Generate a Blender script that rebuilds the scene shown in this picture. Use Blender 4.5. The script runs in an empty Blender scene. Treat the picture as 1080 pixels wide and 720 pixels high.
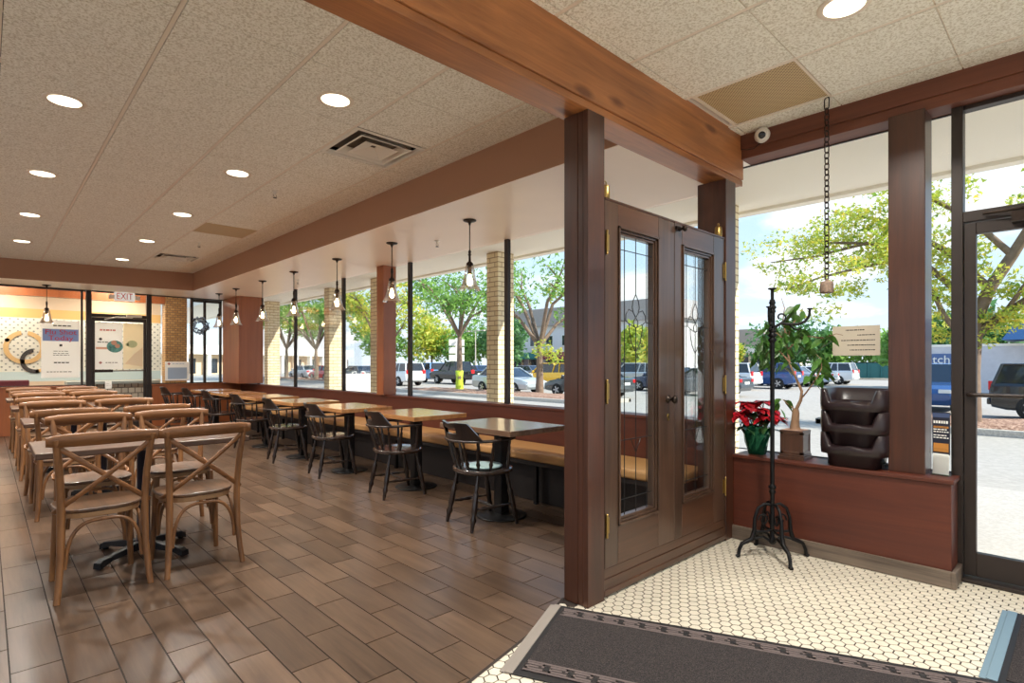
import bpy, bmesh, math, random
from mathutils import Vector, Matrix, Euler
random.seed(7)
scene = bpy.context.scene
COL = scene.collection
PI = math.pi
R = math.radians

# ------------------------------------------------------------------ materials
def _new(name):
    m = bpy.data.materials.new(name); m.use_nodes = True
    nt = m.node_tree
    b = nt.nodes.get('Principled BSDF')
    return m, nt, b

def N(nt, t, **kw):
    n = nt.nodes.new(t)
    for k, v in kw.items():
        if k in n.inputs.keys(): n.inputs[k].default_value = v
        else: setattr(n, k, v)
    return n

def srgb(r, g, b):
    f = lambda c: (c / 12.92) if c <= 0.04045 else ((c + 0.055) / 1.055) ** 2.4
    return (f(r / 255), f(g / 255), f(b / 255), 1)

def plain(name, c, rough=.5, metal=0, emit=None, estr=0, coat=0, bump=0, bscale=200, var=0, vscale=8, alpha=1, trans=0):
    m, nt, b = _new(name)
    b.inputs['Base Color'].default_value = c
    b.inputs['Roughness'].default_value = rough
    b.inputs['Metallic'].default_value = metal
    b.inputs['Coat Weight'].default_value = coat
    if emit:
        b.inputs['Emission Color'].default_value = emit
        b.inputs['Emission Strength'].default_value = estr
    if bump or var:
        tc = N(nt, 'ShaderNodeTexCoord')
    if var:
        nz = N(nt, 'ShaderNodeTexNoise', Scale=vscale, Detail=4.0)
        nt.links.new(tc.outputs['Object'], nz.inputs['Vector'])
        mx = N(nt, 'ShaderNodeMix', data_type='RGBA')
        mx.inputs[6].default_value = tuple(x * (1 - var) for x in c[:3]) + (1,)
        mx.inputs[7].default_value = tuple(min(1, x * (1 + var)) for x in c[:3]) + (1,)
        rp = N(nt, 'ShaderNodeMapRange'); rp.inputs[1].default_value = .3; rp.inputs[2].default_value = .7
        nt.links.new(nz.outputs[0], rp.inputs[0]); nt.links.new(rp.outputs[0], mx.inputs[0])
        nt.links.new(mx.outputs[2], b.inputs['Base Color'])
    if bump:
        nb = N(nt, 'ShaderNodeTexNoise', Scale=float(bscale), Detail=3.0)
        nt.links.new(tc.outputs['Object'], nb.inputs['Vector'])
        bp = N(nt, 'ShaderNodeBump', Strength=bump, Distance=.004)
        nt.links.new(nb.outputs[0], bp.inputs['Height']); nt.links.new(bp.outputs[0], b.inputs['Normal'])
    return m

def wood(name, dark, light, axis=1, scale=1.0, rough=.4, coat=0.0, contrast=1.0, knots=0.0, tint=False, bump=.15):
    """long grain along the given object axis"""
    m, nt, b = _new(name)
    tc = N(nt, 'ShaderNodeTexCoord')
    mp = N(nt, 'ShaderNodeMapping')
    s = [14 * scale] * 3; s[axis] = 1.1 * scale
    mp.inputs['Scale'].default_value = s
    src = tc.outputs['Object']
    if tint:
        at = N(nt, 'ShaderNodeAttribute', attribute_name='tint')
        ml = N(nt, 'ShaderNodeVectorMath', operation='SCALE'); ml.inputs['Scale'].default_value = 40.0
        nt.links.new(at.outputs['Color'], ml.inputs[0])
        ad = N(nt, 'ShaderNodeVectorMath', operation='ADD')
        nt.links.new(src, ad.inputs[0]); nt.links.new(ml.outputs[0], ad.inputs[1]); src = ad.outputs[0]
    else:
        oi = N(nt, 'ShaderNodeObjectInfo')
        cm = N(nt, 'ShaderNodeCombineXYZ')
        for i in range(3): nt.links.new(oi.outputs['Random'], cm.inputs[i])
        ml = N(nt, 'ShaderNodeVectorMath', operation='SCALE'); ml.inputs['Scale'].default_value = 23.0
        nt.links.new(cm.outputs[0], ml.inputs[0])
        ad = N(nt, 'ShaderNodeVectorMath', operation='ADD')
        nt.links.new(src, ad.inputs[0]); nt.links.new(ml.outputs[0], ad.inputs[1]); src = ad.outputs[0]
    nt.links.new(src, mp.inputs['Vector'])
    n1 = N(nt, 'ShaderNodeTexNoise', Scale=1.0, Detail=5.0, Roughness=.62, Distortion=.9)
    nt.links.new(mp.outputs[0], n1.inputs['Vector'])
    mp2 = N(nt, 'ShaderNodeMapping'); s2 = [90 * scale] * 3; s2[axis] = 3 * scale
    mp2.inputs['Scale'].default_value = s2
    nt.links.new(src, mp2.inputs['Vector'])
    n2 = N(nt, 'ShaderNodeTexNoise', Scale=1.0, Detail=3.0, Roughness=.7)
    nt.links.new(mp2.outputs[0], n2.inputs['Vector'])
    n3 = N(nt, 'ShaderNodeTexNoise', Scale=2.2 * scale, Detail=2.0)
    nt.links.new(src, n3.inputs['Vector'])
    a1 = N(nt, 'ShaderNodeMath', operation='MULTIPLY_ADD'); a1.inputs[1].default_value = .35
    nt.links.new(n2.outputs[0], a1.inputs[0]); nt.links.new(n1.outputs[0], a1.inputs[2])
    a2 = N(nt, 'ShaderNodeMath', operation='MULTIPLY_ADD'); a2.inputs[1].default_value = .45
    nt.links.new(n3.outputs[0], a2.inputs[0]); nt.links.new(a1.outputs[0], a2.inputs[2])
    val = a2.outputs[0]
    if knots:
        vo = N(nt, 'ShaderNodeTexVoronoi', Scale=1.0)
        mk = N(nt, 'ShaderNodeMapping'); sk = [6.0] * 3; sk[axis] = 2.2; mk.inputs['Scale'].default_value = sk
        nt.links.new(src, mk.inputs['Vector']); nt.links.new(mk.outputs[0], vo.inputs['Vector'])
        kr = N(nt, 'ShaderNodeMapRange'); kr.inputs[1].default_value = .04; kr.inputs[2].default_value = .22
        kr.inputs[3].default_value = -knots; kr.inputs[4].default_value = 0
        nt.links.new(vo.outputs['Distance'], kr.inputs[0])
        a3 = N(nt, 'ShaderNodeMath', operation='ADD')
        nt.links.new(val, a3.inputs[0]); nt.links.new(kr.outputs[0], a3.inputs[1]); val = a3.outputs[0]
    rm = N(nt, 'ShaderNodeMapRange'); c = .9; w = .30 / contrast
    rm.inputs[1].default_value = c - w; rm.inputs[2].default_value = c + w
    nt.links.new(val, rm.inputs[0])
    mx = N(nt, 'ShaderNodeMix', data_type='RGBA')
    mx.inputs[6].default_value = dark; mx.inputs[7].default_value = light
    nt.links.new(rm.outputs[0], mx.inputs[0])
    out = mx.outputs[2]
    if tint:
        hs = N(nt, 'ShaderNodeHueSaturation')
        mr = N(nt, 'ShaderNodeMapRange'); mr.inputs[3].default_value = .78; mr.inputs[4].default_value = 1.22
        sp = N(nt, 'ShaderNodeSeparateColor'); nt.links.new(at.outputs['Color'], sp.inputs[0])
        nt.links.new(sp.outputs[1], mr.inputs[0]); nt.links.new(mr.outputs[0], hs.inputs['Value'])
        nt.links.new(out, hs.inputs['Color']); out = hs.outputs[0]
    nt.links.new(out, b.inputs['Base Color'])
    b.inputs['Roughness'].default_value = rough
    b.inputs['Coat Weight'].default_value = coat
    b.inputs['Coat Roughness'].default_value = .12
    if bump:
        bp = N(nt, 'ShaderNodeBump', Strength=bump, Distance=.002)
        nt.links.new(a1.outputs[0], bp.inputs['Height']); nt.links.new(bp.outputs[0], b.inputs['Normal'])
    return m

def thin_glass(name, tint=(1, 1, 1, 1), refl=1.0, rough=0.0, blend=.12):
    m, nt, b = _new(name); nt.nodes.remove(b)
    out = nt.nodes.get('Material Output')
    tr = N(nt, 'ShaderNodeBsdfTransparent'); tr.inputs[0].default_value = tint
    gl = N(nt, 'ShaderNodeBsdfGlossy'); gl.inputs['Roughness'].default_value = rough
    fr = N(nt, 'ShaderNodeLayerWeight', Blend=blend)
    mu = N(nt, 'ShaderNodeMath', operation='MULTIPLY'); mu.inputs[1].default_value = .45 * refl
    nt.links.new(fr.outputs['Fresnel'], mu.inputs[0])
    mx = N(nt, 'ShaderNodeMixShader')
    nt.links.new(mu.outputs[0], mx.inputs[0]); nt.links.new(tr.outputs[0], mx.inputs[1]); nt.links.new(gl.outputs[0], mx.inputs[2])
    nt.links.new(mx.outputs[0], out.inputs[0])
    return m

def brick(name, c1, c2, mortar, w=.2, h=.065, mort=.008, rough=.8, vert=True, axis='X'):
    m, nt, b = _new(name)
    tc = N(nt, 'ShaderNodeTexCoord')
    sx = N(nt, 'ShaderNodeSeparateXYZ'); nt.links.new(tc.outputs['Object'], sx.inputs[0])
    ad = N(nt, 'ShaderNodeMath', operation='ADD')
    nt.links.new(sx.outputs[0], ad.inputs[0]); nt.links.new(sx.outputs[1], ad.inputs[1])
    cb = N(nt, 'ShaderNodeCombineXYZ')
    nt.links.new(ad.outputs[0], cb.inputs[0]); nt.links.new(sx.outputs[2], cb.inputs[1])
    bt = N(nt, 'ShaderNodeTexBrick')
    bt.inputs['Color1'].default_value = c1; bt.inputs['Color2'].default_value = c2; bt.inputs['Mortar'].default_value = mortar
    bt.inputs['Scale'].default_value = 1.0; bt.inputs['Mortar Size'].default_value = mort
    bt.inputs['Brick Width'].default_value = w; bt.inputs['Row Height'].default_value = h
    nt.links.new(cb.outputs[0], bt.inputs['Vector'])
    nt.links.new(bt.outputs['Color'], b.inputs['Base Color'])
    bp = N(nt, 'ShaderNodeBump', Strength=.4, Distance=.004, invert=True)
    nt.links.new(bt.outputs['Fac'], bp.inputs['Height']); nt.links.new(bp.outputs[0], b.inputs['Normal'])
    b.inputs['Roughness'].default_value = rough
    return m

def speckle(name, c1, c2, scale=120, rough=.9, bump=.5, lo=.4, hi=.62, detail=3.0):
    m, nt, b = _new(name)
    tc = N(nt, 'ShaderNodeTexCoord')
    nz = N(nt, 'ShaderNodeTexNoise', Scale=float(scale), Detail=detail, Roughness=.65)
    nt.links.new(tc.outputs['Object'], nz.inputs['Vector'])
    rp = N(nt, 'ShaderNodeMapRange'); rp.inputs[1].default_value = lo; rp.inputs[2].default_value = hi
    nt.links.new(nz.outputs[0], rp.inputs[0])
    mx = N(nt, 'ShaderNodeMix', data_type='RGBA'); mx.inputs[6].default_value = c1; mx.inputs[7].default_value = c2
    nt.links.new(rp.outputs[0], mx.inputs[0]); nt.links.new(mx.outputs[2], b.inputs['Base Color'])
    bp = N(nt, 'ShaderNodeBump', Strength=bump, Distance=.003)
    nt.links.new(nz.outputs[0], bp.inputs['Height']); nt.links.new(bp.outputs[0], b.inputs['Normal'])
    b.inputs['Roughness'].default_value = rough
    return m

M = {}
M['plank'] = wood('plank_tile', srgb(52, 38, 29), srgb(108, 86, 69), axis=1, scale=1.3, rough=.28, coat=.0, tint=True, contrast=.72, bump=.12)
M['plank_grout'] = plain('plank_grout', srgb(38, 28, 24), .8)
M['hex'] = plain('hexagon_tile', srgb(220, 211, 192), .26, var=.06, vscale=14)
M['hex_grout'] = plain('hexagon_grout', srgb(46, 36, 30), .8)
M['ceil_tile'] = speckle('ceiling_tile', srgb(212, 203, 184), srgb(253, 249, 238), 88, .95, 1.0, .36, .56)
M['tbar'] = plain('ceiling_grid_bar', srgb(236, 222, 204), .5)
M['void'] = plain('dark_void', (.01, .009, .008, 1), .9)
M['soffit'] = plain('tan_fascia', srgb(160, 114, 84), .5, var=.03, vscale=2)
M['soffit_under'] = plain('cream_soffit_underside', srgb(246, 224, 202), .35, var=.02, vscale=2)
M['beam'] = wood('stained_pine_beam', srgb(112, 64, 36), srgb(198, 130, 76), axis=0, scale=.9, rough=.42, coat=.15, contrast=.85, knots=.55)
M['post'] = wood('stained_post', srgb(42, 21, 13), srgb(84, 46, 28), axis=2, scale=.9, rough=.38, coat=.2, contrast=.9)
M['post_red'] = wood('red_brown_panel', srgb(126, 68, 38), srgb(170, 100, 60), axis=2, scale=.5, rough=.35, coat=.2, contrast=.8)
M['door_wood'] = wood('antique_door_wood', srgb(44, 29, 21), srgb(90, 66, 51), axis=2, scale=.8, rough=.3, coat=.3, contrast=.9)
M['door_rail'] = wood('antique_door_rail', srgb(44, 27, 19), srgb(92, 61, 43), axis=0, scale=.8, rough=.33, coat=.25, contrast=.9)
M['wainscot'] = wood('wainscot_wood', srgb(62, 24, 14), srgb(102, 47, 27), axis=1, scale=.5, rough=.5, coat=.04, contrast=.8)
M['base_gray'] = wood('weathered_baseboard', srgb(64, 54, 46), srgb(128, 112, 98), axis=1, scale=1, rough=.6)
M['header'] = wood('header_wood', srgb(78, 38, 25), srgb(120, 68, 45), axis=1, scale=.6, rough=.55, coat=.0)
M['bronze'] = plain('bronze_anodized_frame', srgb(50, 41, 37), .4, .3)
M['glass'] = thin_glass('window_glass', (.97, .985, .98, 1), .6)
M['lead_glass'] = thin_glass('leaded_glass', (.95, .97, .96, 1), .9)
M['lead'] = plain('lead_came', srgb(52, 50, 50), .35, .8)
M['brass'] = plain('aged_brass', srgb(168, 140, 84), .35, 1)
M['dkmetal'] = plain('dark_bronze_metal', srgb(52, 42, 36), .4, .8)
M['iron'] = plain('black_cast_iron', srgb(24, 23, 24), .45, .6)
M['blackmetal'] = plain('black_powder_metal', srgb(30, 29, 30), .42, .4)
M['navy'] = plain('navy_black_column', srgb(42, 46, 62), .35, .5)
M['oak'] = wood('light_oak', srgb(82, 52, 30), srgb(154, 106, 64), axis=2, scale=1.6, rough=.42, coat=.1)
M['oak_x'] = wood('light_oak_x', srgb(84, 52, 29), srgb(152, 102, 60), axis=0, scale=1.6, rough=.4, coat=.1)
M['oak_seat'] = wood('oak_seat', srgb(62, 42, 29), srgb(116, 84, 58), axis=1, scale=1.4, rough=.42, coat=.1)
M['rattan'] = plain('seat_rim_cane', srgb(158, 122, 86), .6)
M['table_dk'] = wood('dark_table_top', srgb(46, 29, 20), srgb(90, 60, 40), axis=0, scale=1, rough=.34, coat=.12)
M['table_or'] = wood('honey_butcher_block', srgb(132, 86, 48), srgb(196, 142, 92), axis=1, scale=1, rough=.22, coat=.4)
M['table_gr'] = wood('grey_brown_table', srgb(86, 62, 48), srgb(142, 112, 90), axis=1, scale=1, rough=.25, coat=.35)
M['cap'] = wood('dark_walnut_chair', srgb(20, 14, 12), srgb(44, 30, 24), axis=2, scale=1.2, rough=.28, coat=.35)
M['cap_seat'] = wood('dark_walnut_seat', srgb(34, 24, 20), srgb(62, 46, 38), axis=0, scale=1.2, rough=.2, coat=.5)
M['cushion'] = plain('tan_bench_vinyl', srgb(190, 142, 90), .5, bump=.3, bscale=60, var=.06, vscale=5)
M['bench'] = plain('dark_bench_base', srgb(28, 20, 18), .6)
M['mat'] = speckle('mat_pile', srgb(22, 18, 19), srgb(74, 64, 62), 260, .95, .8, .45, .68)
M['mat_edge'] = plain('mat_black_rubber', srgb(24, 21, 22), .6)
M['mat_key'] = plain('mat_border_taupe', srgb(100, 88, 86), .9, bump=.4, bscale=300)
M['mat_strip'] = plain('mat_grey_strip', srgb(138, 130, 122), .5)
M['mat_blue'] = plain('mat_blue_grey_strip', srgb(112, 136, 150), .45)
M['white'] = plain('white_paint', srgb(240, 238, 232), .45)
M['white_metal'] = plain('white_enamel', srgb(232, 226, 214), .4, .1)
M['paper'] = plain('paper', srgb(244, 242, 236), .7)
M['exit_white'] = plain('lit_exit_housing', srgb(240, 238, 232), .45, emit=(1, .97, .92, 1), estr=.35)
M['paper_beige'] = plain('beige_paper', srgb(206, 194, 176), .75)
M['ink'] = plain('grey_ink', srgb(70, 66, 64), .8)
M['ink_red'] = plain('red_ink', srgb(206, 52, 62), .6)
M['ink_blue'] = plain('blue_band_ink', srgb(140, 160, 212), .6)
M['lens'] = plain('lens_black', (.004, .004, .005, 1), .1)
M['bulb'] = plain('warm_bulb', (1, .9, .7, 1), .3, emit=(1, .72, .38, 1), estr=9)
M['can'] = plain('recessed_lamp', (1, .95, .85, 1), .4, emit=(1, .86, .62, 1), estr=5)
M['plastic'] = plain('dark_brown_plastic', srgb(40, 28, 30), .33, bump=.05)
M['foil'] = plain('green_foil', srgb(24, 92, 66), .22, .7, bump=.9, bscale=22)
M['bract'] = plain('red_bract', srgb(190, 22, 38), .5, var=.25, vscale=20)
M['leaf'] = plain('green_leaf', srgb(70, 112, 44), .4, var=.35, vscale=12)
M['leafdk'] = plain('dark_leaf', srgb(50, 84, 44), .4, var=.3, vscale=20)
M['bark_pl'] = plain('plant_bark', srgb(150, 118, 92), .8, bump=.6, bscale=60)
M['planter'] = wood('dark_planter_wood', srgb(56, 36, 28), srgb(88, 60, 46), axis=2, scale=1, rough=.35, coat=.2)
M['bark'] = plain('tree_bark', srgb(128, 108, 92), .9, bump=.8, bscale=14, var=.2, vscale=6)
M['concrete'] = speckle('sidewalk_concrete', srgb(180, 174, 166), srgb(196, 190, 182), 30, .9, .1)
M['asphalt'] = speckle('parking_asphalt', srgb(166, 160, 152), srgb(182, 176, 168), 9, .95, .1)
M['curb'] = speckle('curb_concrete', srgb(178, 170, 158), srgb(206, 198, 186), 20, .9, .2)
M['mulch'] = speckle('bark_mulch', srgb(120, 84, 66), srgb(196, 160, 138), 16, .95, .8)
M['canopy'] = plain('canopy_stucco', srgb(248, 242, 230), .8, bump=.2, bscale=40)
M['cbrick'] = brick('cream_brick', srgb(244, 230, 196), srgb(234, 216, 176), srgb(176, 154, 122), .2, .068, .007)
M['ybrick'] = brick('tan_brick', srgb(188, 146, 92), srgb(160, 118, 72), srgb(120, 96, 74), .1, .05, .006)
M['rubber'] = plain('tyre_rubber', srgb(26, 26, 28), .7)
M['alloy'] = plain('alloy_rim', srgb(190, 192, 196), .3, .8)
M['carglass'] = plain('car_glass', srgb(36, 44, 54), .05, 0, coat=.5)
M['tail'] = plain('tail_lamp', srgb(214, 40, 44), .2)
M['headlamp'] = plain('head_lamp', srgb(226, 230, 234), .12)
M['chrome'] = plain('chrome', srgb(210, 212, 214), .15, 1)
M['cloth_teal'] = plain('teal_awning', srgb(38, 112, 104), .8)
M['cloth_maroon'] = plain('maroon_awning', srgb(136, 46, 66), .8)
M['silver_pad'] = plain('pale_blue_pad', srgb(178, 204, 204), .35)

def poster_mat(name, c):
    m, nt, b = _new(name); b.inputs['Base Color'].default_value = c; b.inputs['Roughness'].default_value = .7
    tl = N(nt, 'ShaderNodeBsdfTranslucent'); tl.inputs[0].default_value = c; mx = N(nt, 'ShaderNodeMixShader'); mx.inputs[0].default_value = .5
    nt.links.new(b.outputs[0], mx.inputs[1]); nt.links.new(tl.outputs[0], mx.inputs[2]); nt.links.new(mx.outputs[0], nt.nodes.get('Material Output').inputs[0])
    return m
M['poster'] = poster_mat('poster_paper', srgb(250, 249, 246))
# ------------------------------------------------------------------ mesh builder
class MB:
    def __init__(s): s.v = []; s.f = []; s.mi = []; s.sm = []; s.tint = []; s.cur = 0; s.curt = None
    def add(s, verts, faces, smooth=False):
        o = len(s.v); s.v += [tuple(v) for v in verts]
        for f in faces:
            s.f.append(tuple(i + o for i in f)); s.mi.append(s.cur); s.sm.append(smooth); s.tint.append(s.curt)
        return s
    def box(s, x0, x1, y0, y1, z0, z1, mat=None):
        v = [(x, y, z) for x in (x0, x1) for y in (y0, y1) for z in (z0, z1)]
        if mat is not None: v = [mat @ Vector(p) for p in v]
        return s.add(v, [(0, 1, 3, 2), (4, 6, 7, 5), (0, 4, 5, 1), (2, 3, 7, 6), (0, 2, 6, 4), (1, 5, 7, 3)])
    def prism(s, poly, z0, z1, mat=None):
        n = len(poly)
        v = [(x, y, z0) for x, y in poly] + [(x, y, z1) for x, y in poly]
        if mat is not None: v = [mat @ Vector(p) for p in v]
        f = [tuple(range(n - 1, -1, -1)), tuple(range(n, 2 * n))] + [(i, (i + 1) % n, (i + 1) % n + n, i + n) for i in range(n)]
        return s.add(v, f)
    def quad(s, a, b, c, d): return s.add([a, b, c, d], [(0, 1, 2, 3)])
    def tube(s, path, r, n=10, caps=True, flat=None, closed=False):
        """path points, r float or list; flat=(scale_a, scale_b) squashes the section"""
        P = [Vector(p) for p in path]; k = len(P)
        rr = r if isinstance(r, (list, tuple)) else [r] * k
        T = []
        for i in range(k):
            if closed: t = P[(i + 1) % k] - P[i - 1]
            else: t = P[min(i + 1, k - 1)] - P[max(i - 1, 0)]
            T.append(t.normalized() if t.length > 1e-9 else Vector((0, 0, 1)))
        up = Vector((0, 0, 1)) if abs(T[0].z) < .9 else Vector((1, 0, 0))
        a = (up - T[0] * up.dot(T[0])).normalized()
        vs = []
        for i in range(k):
            a = (a - T[i] * a.dot(T[i]));
            if a.length < 1e-6: a = T[i].orthogonal()
            a.normalize(); b = T[i].cross(a)
            fa, fb = flat if flat else (1, 1)
            for j in range(n):
                w = 2 * PI * j / n
                vs.append(P[i] + a * (math.cos(w) * rr[i] * fa) + b * (math.sin(w) * rr[i] * fb))
        f = []
        for i in range(k if closed else k - 1):
            i2 = (i + 1) % k
            for j in range(n):
                j2 = (j + 1) % n
                f.append((i * n + j, i * n + j2, i2 * n + j2, i2 * n + j))
        s.add(vs, f, True)
        if caps and not closed:
            s.add(vs[:n], [tuple(range(n - 1, -1, -1))]); s.add(vs[-n:], [tuple(range(n))])
        return s
    def lathe(s, prof, n=20, c=(0, 0, 0), mat=None, caps=True):
        vs = []
        for r, z in prof:
            for j in range(n):
                w = 2 * PI * j / n
                p = Vector((r * math.cos(w), r * math.sin(w), z))
                if mat is not None: p = mat @ p
                vs.append(p + Vector(c))
        f = []
        for i in range(len(prof) - 1):
            for j in range(n):
                j2 = (j + 1) % n
                f.append((i * n + j, i * n + j2, (i + 1) * n + j2, (i + 1) * n + j))
        s.add(vs, f, True)
        if caps:
            if prof[0][0] > 1e-5: s.add(vs[:n], [tuple(range(n - 1, -1, -1))])
            if prof[-1][0] > 1e-5: s.add(vs[-n:], [tuple(range(n))])
        return s
    def ball(s, c, r, n=12, sc=(1, 1, 1)):
        m = n // 2; vs = []
        for i in range(m + 1):
            p = PI * i / m
            for j in range(n):
                w = 2 * PI * j / n
                vs.append((c[0] + sc[0] * r * math.sin(p) * math.cos(w), c[1] + sc[1] * r * math.sin(p) * math.sin(w), c[2] - sc[2] * r * math.cos(p)))
        f = [(i * n + j, i * n + (j + 1) % n, (i + 1) * n + (j + 1) % n, (i + 1) * n + j) for i in range(m) for j in range(n)]
        return s.add(vs, f, True)
    def build(s, name, mats, parent=None, bevel=0, seg=2, loc=None, weld=False):
        me = bpy.data.meshes.new(name)
        me.from_pydata(s.v, [], s.f)
        mats = mats if isinstance(mats, (list, tuple)) else [mats]
        for m in mats: me.materials.append(M[m] if isinstance(m, str) else m)
        me.polygons.foreach_set('material_index', s.mi)
        me.polygons.foreach_set('use_smooth', s.sm)
        if any(t is not None for t in s.tint):
            at = me.color_attributes.new('tint', 'FLOAT_COLOR', 'CORNER')
            for p, t in zip(me.polygons, s.tint):
                t = t or (0, .5, 0)
                for li in p.loop_indices: at.data[li].color = (t[0], t[1], t[2], 1)
        me.validate(); me.update()
        o = bpy.data.objects.new(name, me); COL.objects.link(o)
        if parent is not None: o.parent = parent
        if loc is not None: o.location = loc
        if bevel:
            bm = o.modifiers.new('Bevel', 'BEVEL'); bm.width = bevel; bm.segments = seg; bm.limit_method = 'ANGLE'; bm.angle_limit = R(40)
        return o

def tag(o, label=None, cat=None, group=None, kind=None):
    if label: o['label'] = label
    if cat: o['category'] = cat
    if group: o['group'] = group
    if kind: o['kind'] = kind
    return o
def thing(name, label, cat, loc=(0, 0, 0), rz=0, group=None):
    o = bpy.data.objects.new(name, None); COL.objects.link(o)
    o.empty_display_size = .1
    o.location = loc; o.rotation_euler = (0, 0, rz)
    return tag(o, label, cat, group)
def struct(name, mb, mats, bevel=0, parent=None):
    o = mb.build(name, mats, parent, bevel)
    if parent is None: o['kind'] = 'structure'
    return o
KIDS = {}
def kids(o): return [c for c in bpy.data.objects if c.parent == o]
def dup(root, loc, rz, label, group=None):
    r = root.copy(); COL.objects.link(r); r.location = loc; r.rotation_euler = (0, 0, rz)
    r['label'] = label
    if group: r['group'] = group
    for ch in kids(root):
        c = ch.copy(); COL.objects.link(c); c.parent = r
        for g in kids(ch):
            d = g.copy(); COL.objects.link(d); d.parent = c
    return r
def text_mesh(txt, size, depth=.001):
    """returns (verts, faces) of built-in-font lettering, centred, in the XY plane"""
    cu = bpy.data.curves.new('lettering', 'FONT'); cu.body = txt; cu.size = size; cu.extrude = depth
    cu.align_x = 'CENTER'; cu.align_y = 'CENTER'; cu.resolution_u = 3
    o = bpy.data.objects.new('lettering', cu); COL.objects.link(o)
    dg = bpy.context.evaluated_depsgraph_get()
    me = bpy.data.meshes.new_from_object(o.evaluated_get(dg))
    v = [tuple(x.co) for x in me.vertices]; f = [tuple(p.vertices) for p in me.polygons]
    bpy.data.objects.remove(o); bpy.data.meshes.remove(me); bpy.data.curves.remove(cu)
    return v, f
# wall-facing frames: lettering/flat art standing upright.
def frame_mat(origin, xdir, up=(0, 0, 1)):
    x = Vector(xdir).normalized(); z = Vector(up); n = x.cross(z)
    m = Matrix((x, z, n)).transposed().to_4x4(); m.translation = Vector(origin)
    return m
# ------------------------------------------------------------------ the room shell
CEIL = 2.91
SOF = 2.58
def curve_y(x):
    pts = [(-4, -.9), (-2, .25), (0, 1.22), (.6, 1.46), (1.33, 1.68), (1.8, 1.79), (2.05, 1.87), (2.22, 1.945), (9, 1.945)]
    for (xa, ya), (xb, yb) in zip(pts, pts[1:]):
        if xa <= x <= xb: return ya + (yb - ya) * (x - xa) / (xb - xa)
    return pts[0][1]
def clip(poly, nx, ny, d):
    out = []
    for i in range(len(poly)):
        p, q = poly[i], poly[(i + 1) % len(poly)]
        a = p[0] * nx + p[1] * ny - d; b = q[0] * nx + q[1] * ny - d
        if a >= 0: out.append(p)
        if (a >= 0) != (b >= 0):
            t = a / (a - b); out.append((p[0] + (q[0] - p[0]) * t, p[1] + (q[1] - p[1]) * t))
    return out

fl = MB()
fl.cur = 1
fl.box(-3.5, 4.3, -4.2, 15.9, -.06, -.004)               # grout bed
fl.cur = 0
PW, PL, G = .1648, .52, .0058
rnd = random.Random(3)
k0 = -int(3.5 / PW) - 2
for i in range(k0, int(4.4 / PW) + 2):
    x0 = 1.2265 + (i - 7) * PW; x1 = x0 + PW
    if x1 < -3.4 or x0 > 4.2: continue
    off = (0 if i % 2 else .25) + 2.233
    for j in range(-14, 28):
        y0 = off + (j - 4) * PL; y1 = y0 + PL
        if y1 < -1 or y0 > 15.8: continue
        poly = [(x0 + G / 2, y0 + G / 2), (x1 - G / 2, y0 + G / 2), (x1 - G / 2, y1 - G / 2), (x0 + G / 2, y1 - G / 2)]
        xm = (x0 + x1) / 2; sl = (curve_y(x1) - curve_y(x0)) / PW; cy = curve_y(xm)
        poly = clip(poly, -sl, 1, cy - sl * xm)
        if len(poly) < 3: continue
        fl.curt = (rnd.random(), rnd.random(), rnd.random())
        fl.prism(poly, -.004, 0)
fl.curt = None
# hexagon mosaic of the entry
fl.cur = 2
PH = .054; RH = (PH - .0060) / math.sqrt(3)
cx = PH * math.sqrt(3) / 2
hexo = [(RH * math.cos(R(60 * k)), RH * math.sin(R(60 * k))) for k in range(6)]
for i in range(-60, 62):
    x = 2.437 + i * cx
    if x < -1.2 or x > 4.16: continue
    for j in range(-90, 20):
        y = 1.512 + (j + (.5 if i % 2 else 0)) * PH
        if y < -2.6 or y > curve_y(x) + .02: continue
        if y > 1.86 and x > 2.2: continue
        hp = [(x + a, y + b) for a, b in hexo]
        if x < 2.2 and y > curve_y(x) - .06:
            sl = (curve_y(x + .03) - curve_y(x - .03)) / .06; hp = clip(hp, sl, -1, sl * x - curve_y(x) + .006)
        if len(hp) > 2: fl.prism(hp, -.004, -.0012)
fl.cur = 3
for i in range(40):                                        # dark edging along the curve where plank meets mosaic
    xa = -.6 + i * .0725; xb = xa + .0725
    if xb > 2.24: break
    fl.add([(xa, curve_y(xa) - .012, .0006), (xb, curve_y(xb) - .012, .0006), (xb, curve_y(xb) + .004, .0006), (xa, curve_y(xa) + .004, .0006)], [(0, 1, 2, 3)])
struct('floor', fl, ['plank', 'plank_grout', 'hex', 'hex_grout'])
hg = MB(); hg.prism([(x, y) for x, y in [(-3.4, -4.1), (4.2, -4.1), (4.2, 1.9), (2.22, 1.9)] + [(x / 10, curve_y(x / 10) - .004) for x in range(22, -35, -2)]], -.02, -.0032)
struct('floor_entry', hg, 'hex_grout')

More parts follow.
